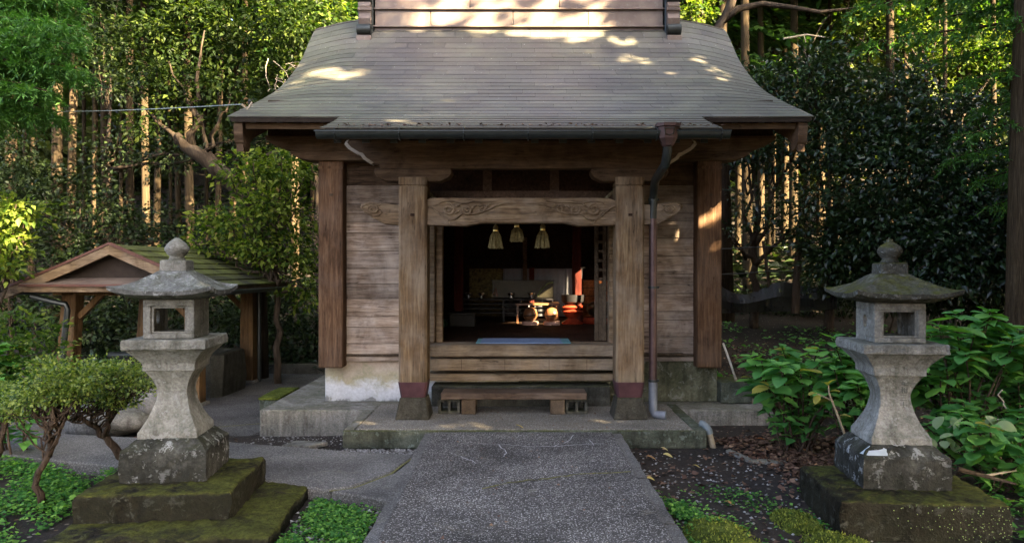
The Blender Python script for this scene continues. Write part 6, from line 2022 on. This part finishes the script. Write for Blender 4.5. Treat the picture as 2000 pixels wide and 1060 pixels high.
# gravel left of the terrace
def pebbles(name, label, region, n, smin, smax):
    base = np.array([(1, 0, 0), (-1, 0, 0), (0, 1, 0), (0, -1, 0), (0, 0, 0.6), (0, 0, -0.6)], float)
    Fb = np.array([(0, 2, 4), (2, 1, 4), (1, 3, 4), (3, 0, 4), (2, 0, 5), (1, 2, 5), (3, 1, 5), (0, 3, 5)])
    V_, F_, T_ = [], [], []
    for i in range(n):
        x, y = rng.uniform(region[0], region[1]), rng.uniform(region[2], region[3])
        s_ = rng.uniform(smin, smax)
        a = rng.uniform(0, 6.28)
        Rm = np.array([[math.cos(a), -math.sin(a), 0], [math.sin(a), math.cos(a), 0], [0, 0, 1]])
        V_.append((base * s_ * nrg.uniform(0.7, 1.3, (6, 3))) @ Rm.T + np.array([x, y, ground_z(x, y) + s_ * 0.35]))
        F_.append(Fb + 6 * i)
        T_ += [rng.random() * 0.99] * 6
    me_ = tri_mesh(name, np.concatenate(V_), np.concatenate(F_), 'pebble', np.array(T_))
    o_ = link_mesh(name, me_)
    o_['kind'] = 'stuff'
    tag(o_, label, 'gravel')


pebbles('gravel', 'pale gravel strip between the terrace and the side path', (-1.62, -0.92, 6.5, 6.84), 520, 0.007, 0.018)
pebbles('gravel', 'gravel and grit beside the wide terrace on the left', (-2.7, -1.66, 6.75, 7.84), 260, 0.005, 0.014)
pebbles('gravel', 'stones among the ground cover beside the left plinth', (-1.85, -0.95, 3.3, 5.2), 420, 0.008, 0.026)
pebbles('gravel', 'pale chips on the dark soil right of the path', (0.98, 2.2, 3.6, 6.7), 520, 0.005, 0.016)

# moss mounds
def mound(label, x, y, rx, ry, h, seed):
    t_ = thing('moss_mound', label, 'moss', (x, y, ground_z(x, y) - 0.02), 'moss mounds')
    r_ = random.Random(seed)
    m_ = MB()
    rings = []
    for i in range(7):
        u = i / 6
        rings.append([(x + rx * (1 - u ** 1.6 * 0.97) * math.cos(6.2832 * q / 20) * (1 + 0.16 * math.sin(q * 1.3 + seed)), y + ry * (1 - u ** 1.6 * 0.97) * math.sin(6.2832 * q / 20) * (1 + 0.16 * math.sin(q * 1.7 + seed)), ground_z(x, y) - 0.02 + h * math.sin(u * 1.5708) + r_.uniform(-0.006, 0.006)) for q in range(20)])
    m_.loft(rings).build('cushion', 'moss', t_, smooth=True)
    nn = 900
    u = np.sqrt(nrg.random(nn)); an = nrg.uniform(0, 6.283, nn)
    P_ = np.stack([rx * u * np.cos(an), ry * u * np.sin(an), h * np.sqrt(np.clip(1 - u ** 2, 0, 1)) * 0.97], 1)
    o_ = link_mesh('moss_tufts', leaf_mesh('moss_tufts', P_, nrg.normal(size=(nn, 3)) * 0.5 + np.array([0, 0, 1.0]), nrg.normal(size=(nn, 3)), nrg.uniform(0.010, 0.026, nn), 'moss_leaf', cheap=True, width=0.25), t_)
    o_['kind'] = 'stuff'


mound('long moss mound beside the path at the lower right', 1.24, 4.40, 0.24, 0.55, 0.10, 3)
mound('small moss mound against the right plinth', 1.82, 4.85, 0.16, 0.25, 0.07, 4)
mound('moss patch low in front of the right plinth', 1.92, 4.42, 0.22, 0.26, 0.07, 6)
# tiny creeper on the right plinth
P = np.stack([nrg.uniform(2.25, 3.0, 420), np.full(420, 4.487), nrg.uniform(-0.2, 0.07, 420)], 1)
keep = (nrg.random(420) < np.clip((P[:, 0] - 2.2) * 1.2, 0.06, 0.7)) & (P[:, 2] > -0.03 - 0.18 * (P[:, 0] - 2.15) - 0.02)
P = P[keep]
P[:, 1] += (P[:, 0] - 2.5) * -0.087
me = leaf_mesh('creeper', P, np.stack([nrg.normal(size=len(P)), np.full(len(P), -0.4), nrg.normal(size=len(P))], 1), np.tile([0, -1.0, 0.3], (len(P), 1)), nrg.uniform(0.005, 0.011, len(P)), 'creeper_leaf')
o = link_mesh('creeper', me)
o['kind'] = 'stuff'
tag(o, 'tiny round-leaved creeper dotting the front of the right plinth', 'creeper')

# single fallen leaves
FO, FY = leaf_meshes('fallen_orange', 2, 0.3), leaf_meshes('fallen_yellow', 2, 0.3)
for (px, py, z, sz, mats, lab) in ((1015, 834, 0.004, 0.085, FY, 'curled yellow leaf on the edge of the front terrace'), (1490, 860, -0.15, 0.13, FO, 'large orange leaf on the soil by the leaf litter heap'), (1272, 895, -0.16, 0.09, FO, 'orange leaf on the soil near the right end of the path'), (1298, 878, -0.16, 0.07, FY, 'pale yellow leaf below the front terrace on the right'), (1305, 891, -0.16, 0.085, FY, 'pale leaf beside the orange leaf right of the path'), (1356, 868, -0.15, 0.07, FO, 'small orange leaf under the right terrace corner'), (1272, 938, -0.15, 0.07, FY, 'yellow leaf on the moss at the edge of the path'), (1424, 984, -0.16, 0.07, FO, 'orange leaf lying alone on the dark soil'), (1573, 882, -0.14, 0.07, FO, 'orange leaf in the litter left of the right lantern'), (1465, 787, 0.0, 0.07, FO, 'brown-orange leaf on the right end of the wide terrace'), (1360, 912, -0.16, 0.07, FY, 'pale leaf in the middle of the dark soil')):
    X_, Y_ = gp(px, py, z)
    t_ = thing('fallen_leaf', lab, 'leaf', (X_, Y_, z), 'single fallen leaves')
    put_leaf(rng.choice(mats), t_, (X_ - sz / 2, Y_, z + 0.02), (1, rng.uniform(-0.5, 0.5), -0.08), sz, rng.uniform(-0.3, 0.3))
t = thing('fallen_branch', 'thin broken branch on the ground right of the right plinth', 'branch', (3.4, 5.1, -0.17))
MB().tube([at(1870, 915, 5.3), at(1920, 928, 5.3), at(1985, 945, 5.25)], [0.018, 0.016, 0.008], 7).build('stick', 'branch_bark', t)
MB().tube([at(1925, 928, 5.3), at(1985, 918, 5.35)], [0.01, 0.005], 6).build('twig', 'dead_twig', t)

# ------------------------------------------------------------------ unseen trees added behind and beside the view to shade the clearing
HX, HY = SUN.x / math.hypot(SUN.x, SUN.y), SUN.y / math.hypot(SUN.x, SUN.y)
TANEL = SUN.z / math.hypot(SUN.x, SUN.y)


def shade_pos(s_, l_):
    return (0 + s_ * HX - l_ * HY, 10.5 + s_ * HY + l_ * HX)


SUNV = np.array(SUN)
# gaps cut in the added crowns: where the photo shows sun reaching something
GAPS = [((2.15, 9.45, 2.05), 0.36), ((2.15, 10.65, 2.05), 0.95), ((2.17, 8.17, 2.18), 0.26), ((1.2, 7.35, 2.1), 0.16), ((-0.75, 7.05, 0.0), 0.17), ((-0.4, 7.1, 0.0), 0.14), ((0.45, 7.15, 0.0), 0.13), ((0.85, 7.1, 0.0), 0.12), ((-1.35, 7.0, 0.0), 0.13), ((0.9, 7.3, 0.0), 0.09), ((1.6, 8.3, 0.45), 0.14), ((2.0, 6.9, -0.16), 0.12), ((1.2, 8.9, 3.75), 0.12), ((2.2, 8.9, 3.75), 0.16), ((2.6, 9.3, 4.0), 0.18), ((-1.2, 7.2, 2.95), 0.15), ((-0.2, 6.85, 2.82), 0.12), ((2.6, 9.0, 3.8), 0.12), ((2.2, 8.1, 3.3), 0.10), ((0.5, 7.6, 3.1), 0.10), ((1.6, 9.6, 4.2), 0.18), ((2.35, 9.7, 4.2), 0.2), ((1.9, 9.2, 3.9), 0.14), ((-0.6, 8.0, 0.66), 0.10)]
GAPS += [(tuple(at(*q)), r_) for q, r_ in (((560, 60, 13), 0.8), ((420, 40, 12.6), 0.5), ((300, 70, 12.4), 0.4), ((400, 450, 11.5), 0.35), ((120, 180, 15), 0.45), ((1440, 450, 18), 0.7), ((1550, 420, 17), 0.5), ((1500, 460, 18), 0.5), ((1890, 110, 19), 1.2), ((1700, 40, 20), 1.0), ((1350, 30, 15.5), 0.5), ((1600, 60, 20), 0.9), ((1750, 60, 19.5), 1.2), ((1950, 60, 19), 1.0), ((1440, 340, 18), 0.8), ((1550, 330, 17), 0.6), ((350, 110, 12.4), 0.4), ((470, 120, 12.4), 0.4), ((500, 20, 12.8), 0.5), ((20, 450, 8.9), 0.35), ((250, 400, 18), 0.5), ((290, 380, 20), 0.6), ((620, 20, 15), 0.6))]
LIT = [(-0.5, 10.35, 4.9, 0.28), (0.25, 10.35, 4.75, 0.34), (0.9, 10.3, 4.75, 0.36), (-1.5, 10.3, 5.0, 0.3), (1.3, 10.2, 4.6, 0.2), (-0.9, 10.3, 5.1, 0.22), (0.5, 10.3, 5.15, 0.25), (1.7, 10.1, 4.6, 0.16)]
GAPS += [((x, y, z), r_) for x, y, z, r_ in LIT]


def carve(P):
    keep = np.ones(len(P), bool)
    for (q, r_) in GAPS:
        d_ = P - np.array(q)
        al = d_ @ SUNV
        pr_ = np.linalg.norm(d_ - al[:, None] * SUNV, axis=1)
        keep &= ~((pr_ < r_ * nrg.uniform(0.8, 1.1, len(P))) & (al > 0))
    L_ = np.array([-HY, HX, 0.0])
    U_ = np.cross(SUNV, L_)
    for (q, rl_, rv_) in LITTRUNK:
        d_ = P - np.array(q)
        keep &= ~((((d_ @ L_) / rl_) ** 2 + ((d_ @ U_) / rv_) ** 2 < 1) & (d_ @ SUNV > 0))
    return keep


def shade_tree(lab, s_, l_, crowns, size=0.24):
    x, y = shade_pos(s_, l_)
    b0 = (x, y, ground_z(x, y))
    bl = [((x + rng.uniform(-0.5, 0.5), y + rng.uniform(-0.5, 0.5), zc), (rr, rr, 1.35), n_) for zc, rr, n_ in crowns]
    broadleaf('shade_tree', lab, b0, (x, y, 3.2), bl, 20, 0.30, size, 'evergreen_leaf', 0.2, 'unseen trees added for shade', cheap=True, shell=0.15, carve=carve, width=0.3)


low = [(2.6, 2.0, 240), (4.4, 2.2, 280), (6.2, 2.2, 280), (8.0, 2.2, 270), (9.8, 2.1, 230), (11.4, 2.0, 170)]
high = [(13.2, 2.0, 62), (15.0, 2.0, 50), (17.0, 1.9, 42), (19.0, 1.8, 40)]
for q, (s_, l_) in enumerate(((12.5, -10.5), (12.0, -7.5), (12.4, -4.5), (12.0, -1.5), (12.6, 1.5), (12.0, 4.5), (12.5, 7.5))):
    shade_tree('tall leafy tree behind the viewpoint, %s in the row from the left' % ORD[q], s_, l_, low + high)
for q, (s_, l_) in enumerate(((9.5, 10.5), (9.0, 14.0), (9.5, 17.5), (9.0, 21.0), (9.5, 24.5), (9.0, 28.0))):
    shade_tree('tall leafy tree beyond the right edge of the photo, %s going away' % ORD[q], s_, l_, [(z, r_, int(n_ * 0.55)) for z, r_, n_ in low + high], 0.3)

# wind-blown bits: on the path and terrace, and caught along the gutter
n = 130
P = np.stack([nrg.uniform(-0.78, 0.86, n), 7.9 - 4.6 * nrg.random(n) ** 1.4, np.zeros(n)], 1)
P[:, 2] = np.where(P[:, 1] > 6.9, 0.008, -0.012)
a = nrg.uniform(0, 6.283, n)
o = link_mesh('leaf_debris', leaf_mesh('leaf_debris', P, np.stack([np.cos(a), np.sin(a), nrg.uniform(-0.05, 0.2, n)], 1), np.array([0, 0, 1.0]) + nrg.normal(size=(n, 3)) * 0.25, nrg.uniform(0.012, 0.035, n), 'litter_leaf'))
o['kind'] = 'stuff'
tag(o, 'tiny dead leaf bits scattered on the path and porch terrace', 'debris')
n = 170
xx = nrg.uniform(-1.8, 1.84, n)
P = np.array([tuple(roof_pt(x, S_END - abs(nrg.normal()) * 0.05 - 0.005, 0.02)) for x in xx])
a = nrg.uniform(0, 6.283, n)
o = link_mesh('gutter_debris', leaf_mesh('gutter_debris', P, np.stack([np.cos(a), np.sin(a) * 0.5, nrg.uniform(-0.1, 0.4, n)], 1), np.array([0, -0.3, 1.0]) + nrg.normal(size=(n, 3)) * 0.3, nrg.uniform(0.02, 0.06, n), 'litter_leaf', width=0.2))
o['kind'] = 'stuff'
tag(o, 'dead leaves and needles caught along the porch gutter', 'debris')
